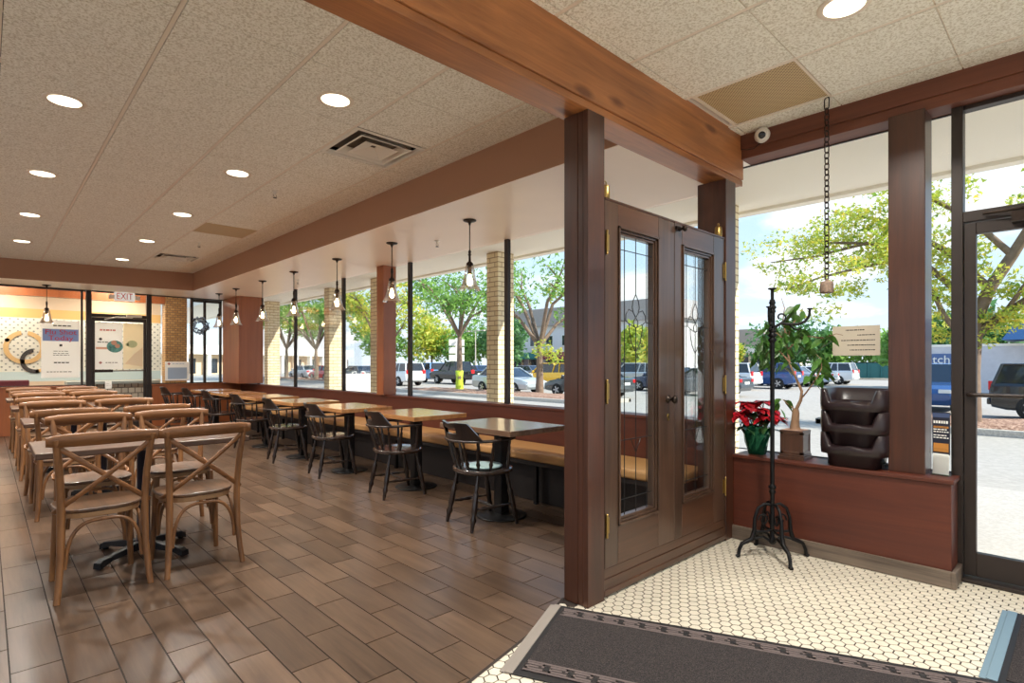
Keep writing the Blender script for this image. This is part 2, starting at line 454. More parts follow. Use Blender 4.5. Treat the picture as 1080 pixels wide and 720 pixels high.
# suspended ceiling
def ceiling(name, xs, ys, x0, x1, y0, y1, skip=()):
    c = MB(); h = .0135; hy = .0035
    xs = sorted(xs); ys = sorted(ys)
    X = [x0] + [x for x in xs if x0 + .02 < x < x1 - .02] + [x1]; Y = [y0] + [y for y in ys if y0 + .02 < y < y1 - .02] + [y1]
    c.cur = 0
    for i in range(len(X) - 1):
        for j in range(len(Y) - 1):
            mx, my = (X[i] + X[i + 1]) / 2, (Y[j] + Y[j + 1]) / 2
            if any(abs(mx - sx) < .12 and abs(my - sy) < .12 for sx, sy in skip): continue
            a, b_, d, e = X[i] + h, X[i + 1] - h, Y[j] + hy, Y[j + 1] - hy
            if b_ - a < .02 or e - d < .02: continue
            c.box(a, b_, d, e, CEIL - .005, CEIL + .02)
    c.cur = 1
    for x in X: c.box(max(x0, x - .0105), min(x1, x + .0105), y0, y1, CEIL - .0035, CEIL + .03)
    for j, y in enumerate(Y): c.box(x0, x1, max(y0, y - .012), min(y1, y + .012), CEIL + .004, CEIL + .029)
    c.cur = 2
    c.box(x0, x1, y0, y1, CEIL + .25, CEIL + .27)
    c.box(x0, x1, y0, y0 + .005, CEIL + .03, CEIL + .26); c.box(x1 - .005, x1, y0, y1, CEIL + .03, CEIL + .26)
    return struct(name, c, ['ceil_tile', 'tbar', 'void'])
VENTS = [(2.21, 3.86), (2.18, 10.11)]
ceiling('ceiling', [.05 + .61 * k for k in range(-6, 5)], [2.94 + .6105 * k for k in range(-2, 16)], -3.4, 2.80, 1.95, 12.1,
        skip=[(2.185, 3.855), (2.185, 9.96), (2.185, 7.52)])
ceiling('ceiling_entry', [1.97 + .61 * k for k in range(-10, 4)], [1.72 - .6105 * k for k in range(0, 11)], -3.4, 4.0, -4.1, 1.77,
        skip=[(3.495, 1.41), (3.495, 1.745)])
# dropped soffit: right run above the window tables and the slightly skewed back run
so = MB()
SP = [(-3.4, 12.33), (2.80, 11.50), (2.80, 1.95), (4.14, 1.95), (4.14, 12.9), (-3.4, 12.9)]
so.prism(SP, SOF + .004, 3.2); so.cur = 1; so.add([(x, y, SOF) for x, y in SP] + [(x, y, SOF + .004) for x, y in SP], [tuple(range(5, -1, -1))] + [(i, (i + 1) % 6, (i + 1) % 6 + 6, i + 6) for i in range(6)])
struct('ceiling_soffit', so, ['soffit', 'soffit_under'])  # fascia in a darker tan tone, underside in a lighter cream

# beam and posts of the timber partition
bm_ = MB()
bm_.box(-3.4, 4.03, 1.785, 1.95, 2.55, 2.93)
bm_.box(-3.4, 4.032, 1.765, 1.785, 2.592, 2.93)
bm_.box(-3.4, 4.034, 1.772, 1.786, 2.548, 2.587)
bm_.box(-3.4, 4.031, 1.778, 1.79, 2.56, 2.6)
struct('trim_1', bm_, 'beam', .004)
pa = MB(); pa.box(2.222, 2.362, 1.77, 1.80, 0, 2.548); pa.box(2.224, 2.362, 1.803, 1.835, 0, 2.548); pa.box(2.222, 2.362, 1.838, 1.93, 0, 2.548)
pa.box(2.226, 2.372, 1.785, 1.92, 0, 2.548)
struct('trim_2', pa, 'post', .003)
pb = MB(); pb.box(3.772, 3.925, 1.775, 1.99, 0, 2.548); pb.box(3.778, 3.93, 1.80, 1.97, .5, 2.548)
struct('trim_3', pb, 'post', .004)
br = MB(); br.box(2.372, 3.79, 1.782, 1.86, .008, .10); br.box(2.372, 3.79, 1.776, 1.87, .012, .045); br.box(2.38, 3.79, 1.786, 1.85, .10, .155)
struct('trim_4', br, 'door_rail', .004)

# entry storefront wall (X = 4)
wl = MB(); wl.box(3.885, 4.17, .537, 1.775, 0, .575); wl.box(3.872, 4.185, .525, 1.775, .575, .60)
struct('wall_right', wl, 'wainscot', .004)
bb = MB(); bb.box(3.866, 3.8848, .5365, 1.775, 0, .095); bb.box(3.866, 4.079, .515, .5365, 0, .095)
struct('baseboard_right', bb, 'base_gray', .003)
hd = MB(); hd.box(4.0, 4.19, -4.1, 1.77, 2.735, 2.93); hd.box(3.985, 4.005, -4.1, 1.77, 2.80, 2.93)
hd.box(4.02, 4.17, 1.95, 1.99, 2.735, 2.93)
struct('trim_5', hd, 'header', .004)
pc = MB(); pc.box(3.955, 4.15, .668, .85, .60, 2.736)
struct('trim_6', pc, 'post', .004)
# window 1: big fixed pane over the low wall
def pane(name, x0, x1, y0, y1, z0, z1, parent):
    g = MB(); g.box(x0, x1, y0, y1, z0, z1); return g.build(name, 'glass', parent)
w1 = MB(); w1.box(4.155, 4.175, .70, 1.95, .60, .606); w1.box(4.165, 4.18, .70, 1.95, 2.728, 2.736); w1.box(4.16, 4.18, 1.93, 1.95, .606, 2.728)
o = struct('window_1', w1, 'bronze'); pane('glass_pane', 4.168, 4.174, .70, 1.93, .605, 2.73, o)
w2 = MB(); w2.box(4.155, 4.175, .566, .70, .60, .606); w2.box(4.165, 4.18, .566, .70, 2.728, 2.736)
o = struct('window_2', w2, 'bronze'); pane('glass_pane', 4.168, 4.174, .56, .70, .605, 2.73, o)
# entrance door frame
df = MB()
df.box(4.08, 4.17, .512, .566, 0, 2.738); df.box(4.08, 4.17, -.60, -.545, 0, 2.738)
df.box(4.085, 4.165, -.545, .512, 2.062, 2.122); df.box(4.09, 4.16, -.545, .512, 2.71, 2.738); df.box(4.05, 4.20, -.545, .512, 0, .022)
o = struct('trim_7', df, 'bronze', .003)
o2 = MB(); o2.box(4.12, 4.126, -.55, .515, 2.12, 2.715)
struct('window_3', o2, 'glass')
dr = MB()
dr.box(4.10, 4.145, .455, .510, .03, 2.055); dr.box(4.10, 4.145, -.543, -.48, .03, 2.055)
dr.box(4.10, 4.145, -.48, .455, 1.99, 2.055); dr.box(4.10, 4.145, -.48, .455, .03, .165)
door = struct('door_1', dr, 'bronze', .003)
pane('glass_pane', 4.119, 4.125, -.49, .46, .16, 1.995, door)
pbm = MB(); pbm.tube([(4.105, .49, 1.07), (4.075, .485, 1.07), (4.07, .46, 1.07), (4.07, -.47, 1.07), (4.105, -.5, 1.07)], .012, 8)
pbm.build('push_bar', 'bronze', door)
cl = MB(); cl.box(4.03, 4.10, .02, .30, 2.02, 2.075); cl.tube([(4.06, .10, 2.08), (4.02, .22, 2.085), (4.06, .42, 2.09)], .009, 6); cl.tube([(4.02, .22, 2.085), (4.0, .0, 2.09), (4.08, -.16, 2.10)], .008, 6)
cl.build('door_closer', 'dkmetal', door)
# storefront continuing past the frame
w4 = MB()
for y in (-.66, -1.9, -3.1, -4.05): w4.box(4.08, 4.17, y - .03, y + .03, .30, 2.738)
w4.box(4.08, 4.17, -4.1, -.62, .30, .36); w4.box(4.08, 4.17, -4.1, -.62, 2.70, 2.738)
o = struct('window_4', w4, 'bronze'); pane('glass_pane', 4.12, 4.126, -4.08, -.62, .33, 2.72, o)
wr = MB(); wr.box(4.0, 4.16, -4.1, -.60, 0, .30); struct('wall_front', wr, 'wainscot')

# dining window wall (X = 4.08)
ww = MB(); ww.box(4.0, 4.15, 1.99, 12.9, 0, .785); ww.box(3.985, 4.17, 1.99, 12.9, .785, .81)
struct('wall_window', ww, 'wainscot', .003)
ys = [1.97, 4.352, 6.236, 8.114, 9.976, 11.85]
for i in range(len(ys) - 1):
    a, b_ = ys[i], ys[i + 1]
    fm = MB(); t = .026
    fm.box(4.06, 4.105, a - t + (.05 if i == 0 else 0), a + t, .81, SOF); 
    if i == len(ys) - 2: fm.box(4.06, 4.105, b_ - t, b_ + t, .81, SOF)
    o = struct('window_%d' % (5 + i), fm, 'bronze'); pane('glass_pane', 4.08, 4.086, a + t, b_ - t, .82, SOF - .01, o)
pm = MB(); pm.box(3.93, 4.13, 6.66, 6.84, .81, SOF)
struct('trim_8', pm, 'post_red', .004)
pcn = MB(); pcn.box(3.66, 4.13, 11.72, 12.75, .83, SOF)
struct('trim_9', pcn, 'post_red', .004)
# back wall (Y = 12.75): low panels, storefront frames, glass door
bw = MB(); bw.box(2.37, 4.0, 12.70, 12.85, 0, .80); bw.box(2.36, 4.0, 12.68, 12.87, .80, .825)
struct('wall_back', bw, 'post_red', .004)
bw2 = MB(); bw2.box(-3.4, 1.34, 12.70, 12.85, 0, .81); bw2.box(-3.4, 1.345, 12.68, 12.87, .81, .835)
struct('wall_back_window_side', bw2, 'post_red', .004)
o = MB()
for x0, x1 in ((-1.9, -1.84), (-.2, -.14), (1.27, 1.30)): o.box(x0, x1, 12.73, 12.79, .83, SOF)
o.box(-3.4, 1.34, 12.74, 12.78, .835, .85); o.box(-3.4, 1.34, 12.74, 12.78, SOF - .03, SOF)
o = struct('window_10', o, 'bronze'); pane('glass_pane', -3.4, 1.34, 12.76, 12.766, .84, SOF, o)
fr = MB(); fr.box(1.345, 1.425, 12.71, 12.81, 0, SOF); fr.box(2.285, 2.365, 12.71, 12.81, 0, SOF)
fr.box(1.425, 2.285, 12.715, 12.805, 2.10, 2.16); fr.box(1.425, 2.285, 12.73, 12.79, SOF - .02, SOF)
struct('trim_10', fr, 'bronze', .003)
g = MB(); g.box(1.42, 2.29, 12.75, 12.756, 2.155, SOF - .015); struct('window_11', g, 'glass')
d2 = MB(); d2.box(1.43, 1.475, 12.735, 12.775, .01, 2.095); d2.box(2.235, 2.28, 12.735, 12.775, .01, 2.095); d2.box(1.475, 2.235, 12.735, 12.775, 2.025, 2.095); d2.box(1.475, 2.235, 12.735, 12.775, .01, .2)
door2 = struct('door_2', d2, 'bronze', .002); pane('glass_pane', 1.47, 2.24, 12.752, 12.757, .19, 2.03, door2)
pb2 = MB(); pb2.box(1.46, 1.74, 12.66, 12.70, 1.07, 1.12); pb2.box(1.44, 2.26, 12.70, 12.735, 1.085, 1.105)
pb2.build('push_bar', 'dkmetal', door2, .003)
c2 = MB(); c2.box(1.95, 2.2, 12.67, 12.735, 2.115, 2.165); c2.tube([(2.05, 12.69, 2.11), (1.78, 12.55, 2.10), (1.62, 12.72, 2.06)], .012, 6)
c2.build('door_closer', 'white_metal', door2)
o = MB(); o.box(3.05, 3.09, 12.73, 12.79, .825, SOF); o.box(2.365, 3.66, 12.74, 12.78, SOF - .02, SOF); o.box(2.365, 3.66, 12.74, 12.78, .825, .845)
o = struct('window_12', o, 'bronze'); pane('glass_pane', 2.36, 3.66, 12.76, 12.766, .84, SOF - .01, o)
# unseen walls behind and beside the camera; windows added to light the ceiling
plain('warm_wall_paint', srgb(214, 190, 164), .8)
bpl = bpy.data.materials['warm_wall_paint']
def glazed(name, win, horiz, c, a0, a1, sill, head, cuts):
    """a glazed wall along one axis: sill wall, header, mullions, panes"""
    bx = (lambda m, p0, p1, d0, d1, z0, z1: m.box(p0, p1, c + d0, c + d1, z0, z1)) if horiz else (lambda m, p0, p1, d0, d1, z0, z1: m.box(c + d0, c + d1, p0, p1, z0, z1))
    m = MB(); bx(m, a0, a1, -.1, 0, 0, sill); bx(m, a0, a1, -.1, 0, head, 3.2); struct(name, m, bpl)
    m = MB()
    for q in cuts: bx(m, q - .03, q + .03, -.08, -.02, sill, head)
    bx(m, a0, a1, -.08, -.02, sill, sill + .03)
    o = struct(win, m, 'bronze'); g = MB(); bx(g, a0, a1, -.05, -.044, sill + .02, head); g.build('glass_pane', 'glass', o)
glazed('wall_rear', 'window_14', True, -4.1, -3.4, 4.2, .35, 2.75, (-3.35, -1.5, .4, 2.3, 4.1))
glazed('wall_left', 'window_15', False, -3.4, -4.1, 12.7, .8, 2.58, (-4.05, -2.2, -.3, 1.6, 3.5, 5.4, 7.3, 9.2, 11.1, 12.6))
o = MB(); o.box(-3.5, -3.4, 12.7, 16, 0, 3.2); struct('wall_shop_left', o, bpl)

# ------------------------------------------------------------------ the shop seen through the back glass
def dots_mat():
    m, nt, b = _new('dotted_film')
    tc = N(nt, 'ShaderNodeTexCoord')
    sx = N(nt, 'ShaderNodeSeparateXYZ'); nt.links.new(tc.outputs['Object'], sx.inputs[0])
    cb = N(nt, 'ShaderNodeCombineXYZ'); nt.links.new(sx.outputs[0], cb.inputs[0]); nt.links.new(sx.outputs[2], cb.inputs[1])
    mp = N(nt, 'ShaderNodeMapping'); mp.inputs['Scale'].default_value = (11, 11, 11); mp.inputs['Rotation'].default_value = (0, 0, R(45))
    nt.links.new(cb.outputs[0], mp.inputs[0])
    vo = N(nt, 'ShaderNodeTexVoronoi', Scale=1.0, Randomness=0.0); vo.voronoi_dimensions = '2D'
    nt.links.new(mp.outputs[0], vo.inputs['Vector'])
    lt = N(nt, 'ShaderNodeMath', operation='LESS_THAN'); lt.inputs[1].default_value = .2
    nt.links.new(vo.outputs['Distance'], lt.inputs[0])
    mx = N(nt, 'ShaderNodeMix', data_type='RGBA'); mx.inputs[6].default_value = srgb(228, 226, 214); mx.inputs[7].default_value = srgb(150, 154, 148)
    nt.links.new(lt.outputs[0], mx.inputs[0]); nt.links.new(mx.outputs[2], b.inputs['Base Color'])
    b.inputs['Roughness'].default_value = .7
    return m
wb = MB(); wb.cur = 0; wb.box(-3.4, 3.15, 15.9, 16.0, 1.05, 2.22); wb.cur = 1; wb.box(-3.4, 3.15, 15.9, 16, 2.22, 2.42); wb.cur = 2; wb.box(-3.4, 3.15, 15.9, 16, .84, 1.05); wb.cur = 3; wb.box(-3.4, 3.15, 15.9, 16, -.05, .84); wb.box(-3.4, 3.15, 15.9, 16, 2.42, 3.2)
struct('wall_shop_back', wb, [dots_mat(), plain('ochre_band', srgb(222, 176, 112), .7), plain('pale_blue_band', srgb(196, 212, 212), .7), bpl])
ob = MB(); ob.box(-3.4, 2.855, 14.0, 14.15, 2.53, 2.72); struct('trim_11', ob, 'post_red')
ob = MB(); ob.box(-3.4, 4.1, 12.9, 16, 2.95, 3.05); ob.cur = 1; ob.box(-3.4, 4.1, 12.9, 16.0, 3.05, 3.2); struct('ceiling_shop', ob, ['tbar', 'void'])
ob = MB(); ob.box(2.86, 3.28, 14.0, 14.3, 0, 2.95); struct('wall_brick_pier', ob, 'ybrick')
ob = MB()
for x in (3.36, 3.62, 3.95): ob.box(x, x + .05, 14.0, 14.06, .5, 2.7)
ob.box(3.36, 4.0, 14, 14.06, .5, .56); ob.box(3.36, 4.0, 14, 14.06, 2.62, 2.7)
o = struct('window_13', ob, 'bronze'); pane('glass_pane', 3.38, 3.97, 14.02, 14.026, .52, 2.66, o)
ct = thing('shop_counter', 'grey topped counter with tiled front behind the glass door', 'counter', (1.95, 14.5, 0))
ob = MB(); ob.box(-.75, .85, -.3, .3, .80, .86); ob.build('counter_top', plain('grey_laminate', srgb(150, 158, 156), .4), ct, .004)
ob = MB(); ob.box(-.72, .82, -.27, .27, 0, .80); ob.build('counter_front', brick('counter_tile', srgb(190, 184, 172), srgb(172, 166, 156), srgb(110, 104, 98), .12, .12, .01), ct)
sf = thing('waiting_bench', 'low maroon bench seat beyond the back window', 'bench', (-.1, 14.6, 0))
ob = MB(); ob.box(-.7, .75, -.25, .25, .42, .52); ob.box(-.7, .75, .2, .3, .5, .90); ob.build('seat', plain('maroon_vinyl', srgb(92, 34, 44), .5), sf, .02)
for x in (-.6, .65):
    for y in (-.2, .2): ob = MB(); ob.box(x - .02, x + .02, y - .02, y + .02, 0, .42); ob.build('leg', 'dkmetal', sf)
# ring artwork printed on the dotted film: an open band with a dark segment
def ring(mb, cx, cz, r0, r1, a0, a1, y=15.885, n=28):
    vs = []; f = []
    for i in range(n + 1):
        w = R(a0 + (a1 - a0) * i / n)
        for r in (r0, r1):
            for d in (0, .008): vs.append((cx + r * math.cos(w) * .95, y + d, cz + r * math.sin(w)))
    for i in range(n):
        k = i * 4; f += [(k, k + 4, k + 6, k + 2), (k, k + 1, k + 5, k + 4), (k + 2, k + 6, k + 7, k + 3)]
    mb.add(vs, f)
ra = MB(); ra.cur = 0; ring(ra, .62, 1.58, .27, .36, -260, 80); ring(ra, .80, 1.30, .20, .27, -90, 60); ra.cur = 1; ring(ra, .80, 1.29, .19, .27, 100, 285); ring(ra, .345, 1.73, .0, .04, 0, 360)
tag(ra.build('wall_graphic', [plain('ochre_ink', srgb(222, 184, 128), .7), 'ink']), 'open ochre ring graphic with dark segment on the dotted wall', 'wall graphic')
# flat sheets on the back glass
def sheet(name, label, cat, x0, x1, z0, z1, y, items, mat='poster', group=None):
    t = thing(name, label, cat, ((x0 + x1) / 2, y, z0), 0, group)
    p = MB(); p.box(x0 - (x0 + x1) / 2, x1 - (x0 + x1) / 2, -.002, .002, 0, z1 - z0); p.build('sheet', mat, t)
    for nm, m, fn in items:
        b = MB(); fn(b); b.build(nm, m, t)
    return t
def txt(t, size, x, z, y=-.0035, sx=1.0):
    def fn(mb):
        v, f = text_mesh(t, size, .0006); fm = frame_mat((x, y, z), (1, 0, 0))
        mb.add([fm @ Vector((a * sx, b, c)) for a, b, c in v], f)
    return fn
def bars(lst, y=-.0035):
    def fn(mb):
        for x0, x1, z0, z1 in lst: mb.box(x0, x1, y, y + .0015, z0, z1)
    return fn
def dashes(x0, x1, z, h=.008, seed=1, y=-.0035):
    def fn(mb):
        r = random.Random(seed)
        for zz in (z if isinstance(z, (list, tuple)) else [z]):
            x = x0 + r.uniform(0, .08) * (x1 - x0)
            while x < x1 - .02:
                w = min(r.uniform(.025, .06), x1 - x); mb.box(x, x + w, y, y + .0015, zz, zz + h); x += w + .012
    return fn
H0 = .98
sheet('flu_shot_poster', 'white poster with red flu shot lettering on a blue band, taped to back glass', 'poster', .715, 1.255, .98, 2.0, 12.738, [
    ('blue_band', 'ink_blue', bars([(-.25, .25, .655, .87)])),
    ('lettering', 'ink_red', lambda mb: (txt('Flu Shot', .125, 0, .812, -.006, 1.08)(mb), txt('Today', .125, 0, .705, -.006, 1.1)(mb))),
    ('small_print_lettering', 'ink', lambda mb: (dashes(-.12, .12, [.47, .43, .40], .009, 2)(mb), dashes(-.1, .12, [.26], .02, 3)(mb), dashes(-.2, .15, [.10], .012, 4)(mb), dashes(-.12, .16, [.92], .02, 5)(mb), mb.box(-.02, .02, -.0036, -.002, .56, .60)))])
disc = lambda mb, x, z, r, y=-.004, sx=1, n=20: mb.add([(x + sx * r * math.cos(2 * PI * k / n), y, z + r * math.sin(2 * PI * k / n)) for k in range(n)], [tuple(range(n))])
sheet('photo_poster', 'white poster with round photo and small red cross mark on the back door', 'poster', 1.478, 1.90, 1.125, 2.0, 12.742, [
    ('orange_band', plain('salmon_ink', srgb(232, 178, 150), .7), bars([(-.2, -.02, .375, .415)])),
    ('round_photo', plain('teal_photo', srgb(96, 150, 140), .6, var=.5, vscale=18), lambda mb: disc(mb, .09, .43, .115, -.004, 1.1)),
    ('photo_figure', plain('photo_skin', srgb(214, 160, 132), .6), lambda mb: (disc(mb, .075, .50, .045, -.0055), disc(mb, .13, .44, .04, -.0055))),
    ('cross_mark', plain('cross_red', srgb(168, 60, 52), .6), lambda mb: (mb.box(-.155, -.105, -.005, -.003, .117, .133), mb.box(-.138, -.122, -.005, -.003, .10, .15))),
    ('small_print_lettering', 'ink', lambda mb: (dashes(-.06, .16, [.12], .012, 7)(mb), dashes(-.18, 0, [.50], .016, 8)(mb), disc(mb, -.13, .565, .025, -.004))),
    ('red_lettering', plain('pale_red_ink', srgb(220, 130, 120), .7), dashes(-.15, .12, [.72], .03, 9))])
sheet('map_poster', 'cream sheet with pale green patch, right half of the back door', 'poster', 1.91, 2.232, 1.125, 2.0, 12.742, [
    ('green_patch', plain('pale_green_ink', srgb(206, 210, 160), .7), lambda mb: (disc(mb, -.02, .48, .07, -.004, 1.2), disc(mb, -.1, .47, .03, -.004))),
    ('peach_patch', plain('pale_peach_ink', srgb(240, 216, 180), .7), lambda mb: mb.add([(-.14, -.0038, .1), (.15, -.0038, .05), (.15, -.0038, .42), (.02, -.0038, .3)], [(0, 1, 2, 3)]))],
    mat=poster_mat('cream_paper', srgb(246, 236, 212)))
sheet('window_notice', 'white notice with blue print above the back panel, right of door', 'notice', 2.60, 3.03, .89, 1.27, 12.742, [
    ('cross_mark', bpy.data.materials['cross_red'], lambda mb: (mb.box(-.175, -.125, -.005, -.003, .327, .343), mb.box(-.158, -.142, -.005, -.003, .31, .36))),
    ('blue_lettering', plain('pale_blue_ink', srgb(168, 186, 206), .7), lambda mb: (mb.box(-.17, .17, -.0036, -.002, .03, .26), dashes(-.1, .12, [.33], .012, 11)(mb)))])
sheet('small_card', 'small white card stuck low on the back glass door', 'card', 1.63, 1.73, .76, .90, 12.742, [('faint_lettering', plain('faint_ink', srgb(196, 192, 188), .8), dashes(-.035, .035, [.09, .06], .006, 12))])
# exit sign with two emergency heads
ex = thing('exit_sign', 'white sign reading EXIT in red under back soffit', 'sign', (1.90, 12.55, 2.405))
b = MB(); b.box(-.16, .16, -.03, .03, 0, .16); b.build('housing', 'exit_white', ex, .004)
b = MB(); v, f = text_mesh('EXIT', .17, .001); fm = frame_mat((0, -.0315, .08), (1, 0, 0)); b.add([fm @ Vector((x * .74, y, z)) for x, y, z in v], f); b.build('lettering', 'ink_red', ex)
b = MB(); b.box(-.05, .05, -.02, .02, .16, .176); b.build('ceiling_mount', 'white', ex)
for s in (-1, 1):
    b = MB(); b.box(s * .2 - .04, s * .2 + .04, -.045, .03, .03, .105); b.tube([(s * .155, 0, .07), (s * .17, 0, .07)], .01, 8); b.build('lamp_head', 'white_metal', ex, .006)
# hanging wreath on the far shop window
wt = thing('window_wreath', 'round silver blue wreath hung on the far shop window', 'wreath', (3.52, 13.93, 2.08))
b = MB(); r_ = random.Random(5)
for k in range(150):
    w = r_.uniform(0, 2 * PI); rr = .14 + r_.uniform(-.06, .06); b.ball((rr * math.cos(w), r_.uniform(-.03, .03), rr * math.sin(w)), r_.uniform(.012, .026), 6)
b.build('foliage', plain('silver_blue_foliage', srgb(126, 140, 160), .6, var=.4, vscale=30), wt)
b = MB(); b.tube([(.17 * math.cos(2 * PI * k / 20), 0, .17 * math.sin(2 * PI * k / 20)) for k in range(20)], .012, 6, closed=True); b.build('ring', 'dkmetal', wt)

for x, y in ((-1.5, 13.5), (.2, 13.4), (1.9, 13.5), (0, 15.2), (2.2, 15.1)):
    lm = thing('shop_ceiling_light', 'x', 'ceiling light', (x, y, 2.95))
    lm['label'] = 'round ceiling light of the shop behind the back glass, ' + {(-1.5, 13.5): 'beyond the left window edge', (.2, 13.4): 'above the flu shot poster', (1.9, 13.5): 'above the glass door', (0, 15.2): 'near its dotted wall', (2.2, 15.1): 'above the counter'}[(x, y)]
    b = MB(); b.lathe([(.10, -.012), (.12, -.012), (.12, .0), (.10, .0)], 20, caps=False); b.build('trim_ring', 'tbar', lm)
    b = MB(); b.lathe([(.0001, -.010), (.10, -.012)], 20, caps=False); b.build('lens', 'can', lm)
    li = bpy.data.lights.new('shop_lamp', 'AREA'); li.energy = 42; li.color = (1, .90, .76); li.shape = 'DISK'; li.size = .2; lo = bpy.data.objects.new('shop_lamp', li); COL.objects.link(lo); lo.location = (x, y, 2.93)
# ------------------------------------------------------------------ ceiling fittings
def lamp_light(name, loc, kind, energy, color, size=.1, rot=None, spread=None):
    l = bpy.data.lights.new(name, kind); l.energy = energy; l.color = color
    if kind == 'AREA':
        l.shape = 'DISK'; l.size = size
        if spread: l.spread = spread
    elif kind in ('POINT', 'SPOT'): l.shadow_soft_size = size
    o = bpy.data.objects.new(name, l); COL.objects.link(o); o.location = loc
    if rot: o.rotation_euler = rot
    return o
WARM = (1, .955, .875)
def make_can(loc, label, group):
    t = thing('recessed_light', label, 'ceiling light', loc, 0, group)
    b = MB(); b.lathe([(.085, -.004), (.108, -.005), (.113, -.001), (.113, .003), (.085, .003), (.085, -.004)], 28, caps=False); b.build('trim_ring', 'tbar', t)
    b = MB(); b.lathe([(.0001, -.002), (.06, -.0025), (.086, -.0035)], 28, caps=False); b.build('lens', 'can', t)
    return t
ordn = ['nearest', 'second', 'third', 'fourth', 'fifth', 'sixth']
can0 = None
CANS = [(.365, 4.47 + 1.86 * k, 'left', k) for k in range(4)] + [(1.595, 3.28 + 1.86 * k, 'right', k) for k in range(5)]
for x, y, side, k in CANS:
    lab = ('recessed ceiling light, %s row of the dining room, %s' % ('left' if side == 'left' else 'right', ['at the near end', 'second from the near end', 'third from the near end', 'fourth from the near end', 'fifth, by the back soffit'][k]))
    if can0 is None: can0 = make_can((x, y, CEIL - .0055), lab, 'recessed dining lights')
    else: dup(can0, (x, y, CEIL - .0055), 0, lab)
dup(can0, (2.878, .79, CEIL - .0055), 0, 'round recessed ceiling light over the entry mosaic, beyond the beam', 'recessed entry light')
CANW = 36
for x, y in [(c[0], c[1]) for c in CANS] + [(2.878, .79), (1.05, -.4), (2.878, -1.6), (-.9, 7.0), (-.9, 8.9), (-.9, .2), (-.8, -2.2)]:  # ends with added lamps out of view, without fixtures, to light the ceiling
    lamp_light('can_and_fill_lamp', (x, y, CEIL - .016), 'AREA', CANW, WARM, .16, (0, 0, 0), R(140))
# square diffusers
def diffuser(loc, label):
    t = thing('ceiling_diffuser', label, 'air vent', loc, 0, 'square air diffusers')
    def rings(spec):
        b = MB()
        for (a, za), (c, zc) in spec:
            for q in range(4):
                m = Matrix.Rotation(q * PI / 2, 4, 'Z')
                vs = [m @ Vector(p) for p in ((-a, -a, za), (a, -a, za), (c, -c, zc), (-c, -c, zc))]
                vs += [v + Vector((0, 0, .003)) for v in vs]
                b.add(vs, [(0, 1, 2, 3), (7, 6, 5, 4), (0, 4, 5, 1), (3, 2, 6, 7)])
        return b
    rings([((.295, -.006), (.265, -.008)), ((.265, -.008), (.255, .012))]).build('outer_frame', 'white_metal', t)
    rings([((.20, -.012), (.215, -.014)), ((.20, -.012), (.155, .03))]).build('middle_cone', 'white_metal', t)
    rings([((.125, -.016), (.14, -.018)), ((.125, -.016), (.02, .02))]).build('center_cone', 'white_metal', t)
    b = MB(); b.box(-.265, .265, -.265, .265, .045, .05); b.build('duct', plain('duct_dark', srgb(120, 110, 100), .7), t)
    return t
diffuser((2.185, 3.855, CEIL), 'square white air diffuser beside the nearest ceiling light and soffit')
diffuser((2.185, 9.96, CEIL), 'square white air diffuser at the far end of the dining ceiling')
b = MB(); b.box(1.892, 2.478, 7.225, 7.815, CEIL - .004, CEIL + .012)
tag(b.build('ceiling_access_panel', plain('tan_panel', srgb(196, 172, 134), .6, bump=.2, bscale=90), None, .003), 'flat tan panel in the dining ceiling near the soffit', 'ceiling panel')
def grille_mat():
    m, nt, b = _new('perforated_tan_grille')
    tc = N(nt, 'ShaderNodeTexCoord'); mp = N(nt, 'ShaderNodeMapping'); mp.inputs['Rotation'].default_value = (0, 0, R(45)); mp.inputs['Scale'].default_value = (62, 62, 62)
    nt.links.new(tc.outputs['Object'], mp.inputs[0])
    vo = N(nt, 'ShaderNodeTexVoronoi', Scale=1.0, Randomness=0.0); nt.links.new(mp.outputs[0], vo.inputs['Vector'])
    lt = N(nt, 'ShaderNodeMapRange'); lt.inputs[1].default_value = .25; lt.inputs[2].default_value = .36
    vo.voronoi_dimensions = '2D'
    nt.links.new(vo.outputs['Distance'], lt.inputs[0])
    mx = N(nt, 'ShaderNodeMix', data_type='RGBA'); mx.inputs[6].default_value = srgb(120, 92, 58); mx.inputs[7].default_value = srgb(206, 178, 132)
    nt.links.new(lt.outputs[0], mx.inputs[0]); nt.links.new(mx.outputs[2], b.inputs['Base Color']); b.inputs['Roughness'].default_value = .6
    return m
t = thing('return_air_grille', 'tan perforated return air grille in entry ceiling near the beam', 'air vent', (3.495, 1.412, CEIL))
b = MB(); b.box(-.288, .288, -.288, .288, -.001, .008); b.build('perforated_plate', grille_mat(), t)
b = MB()
for a0, a1, b0, b1 in ((-.3, -.286, -.3, .3), (.286, .3, -.3, .3), (-.3, .3, -.3, -.286), (-.3, .3, .286, .3)): b.box(a0, a1, b0, b1, -.004, .006)
b.build('frame', 'tbar', t)
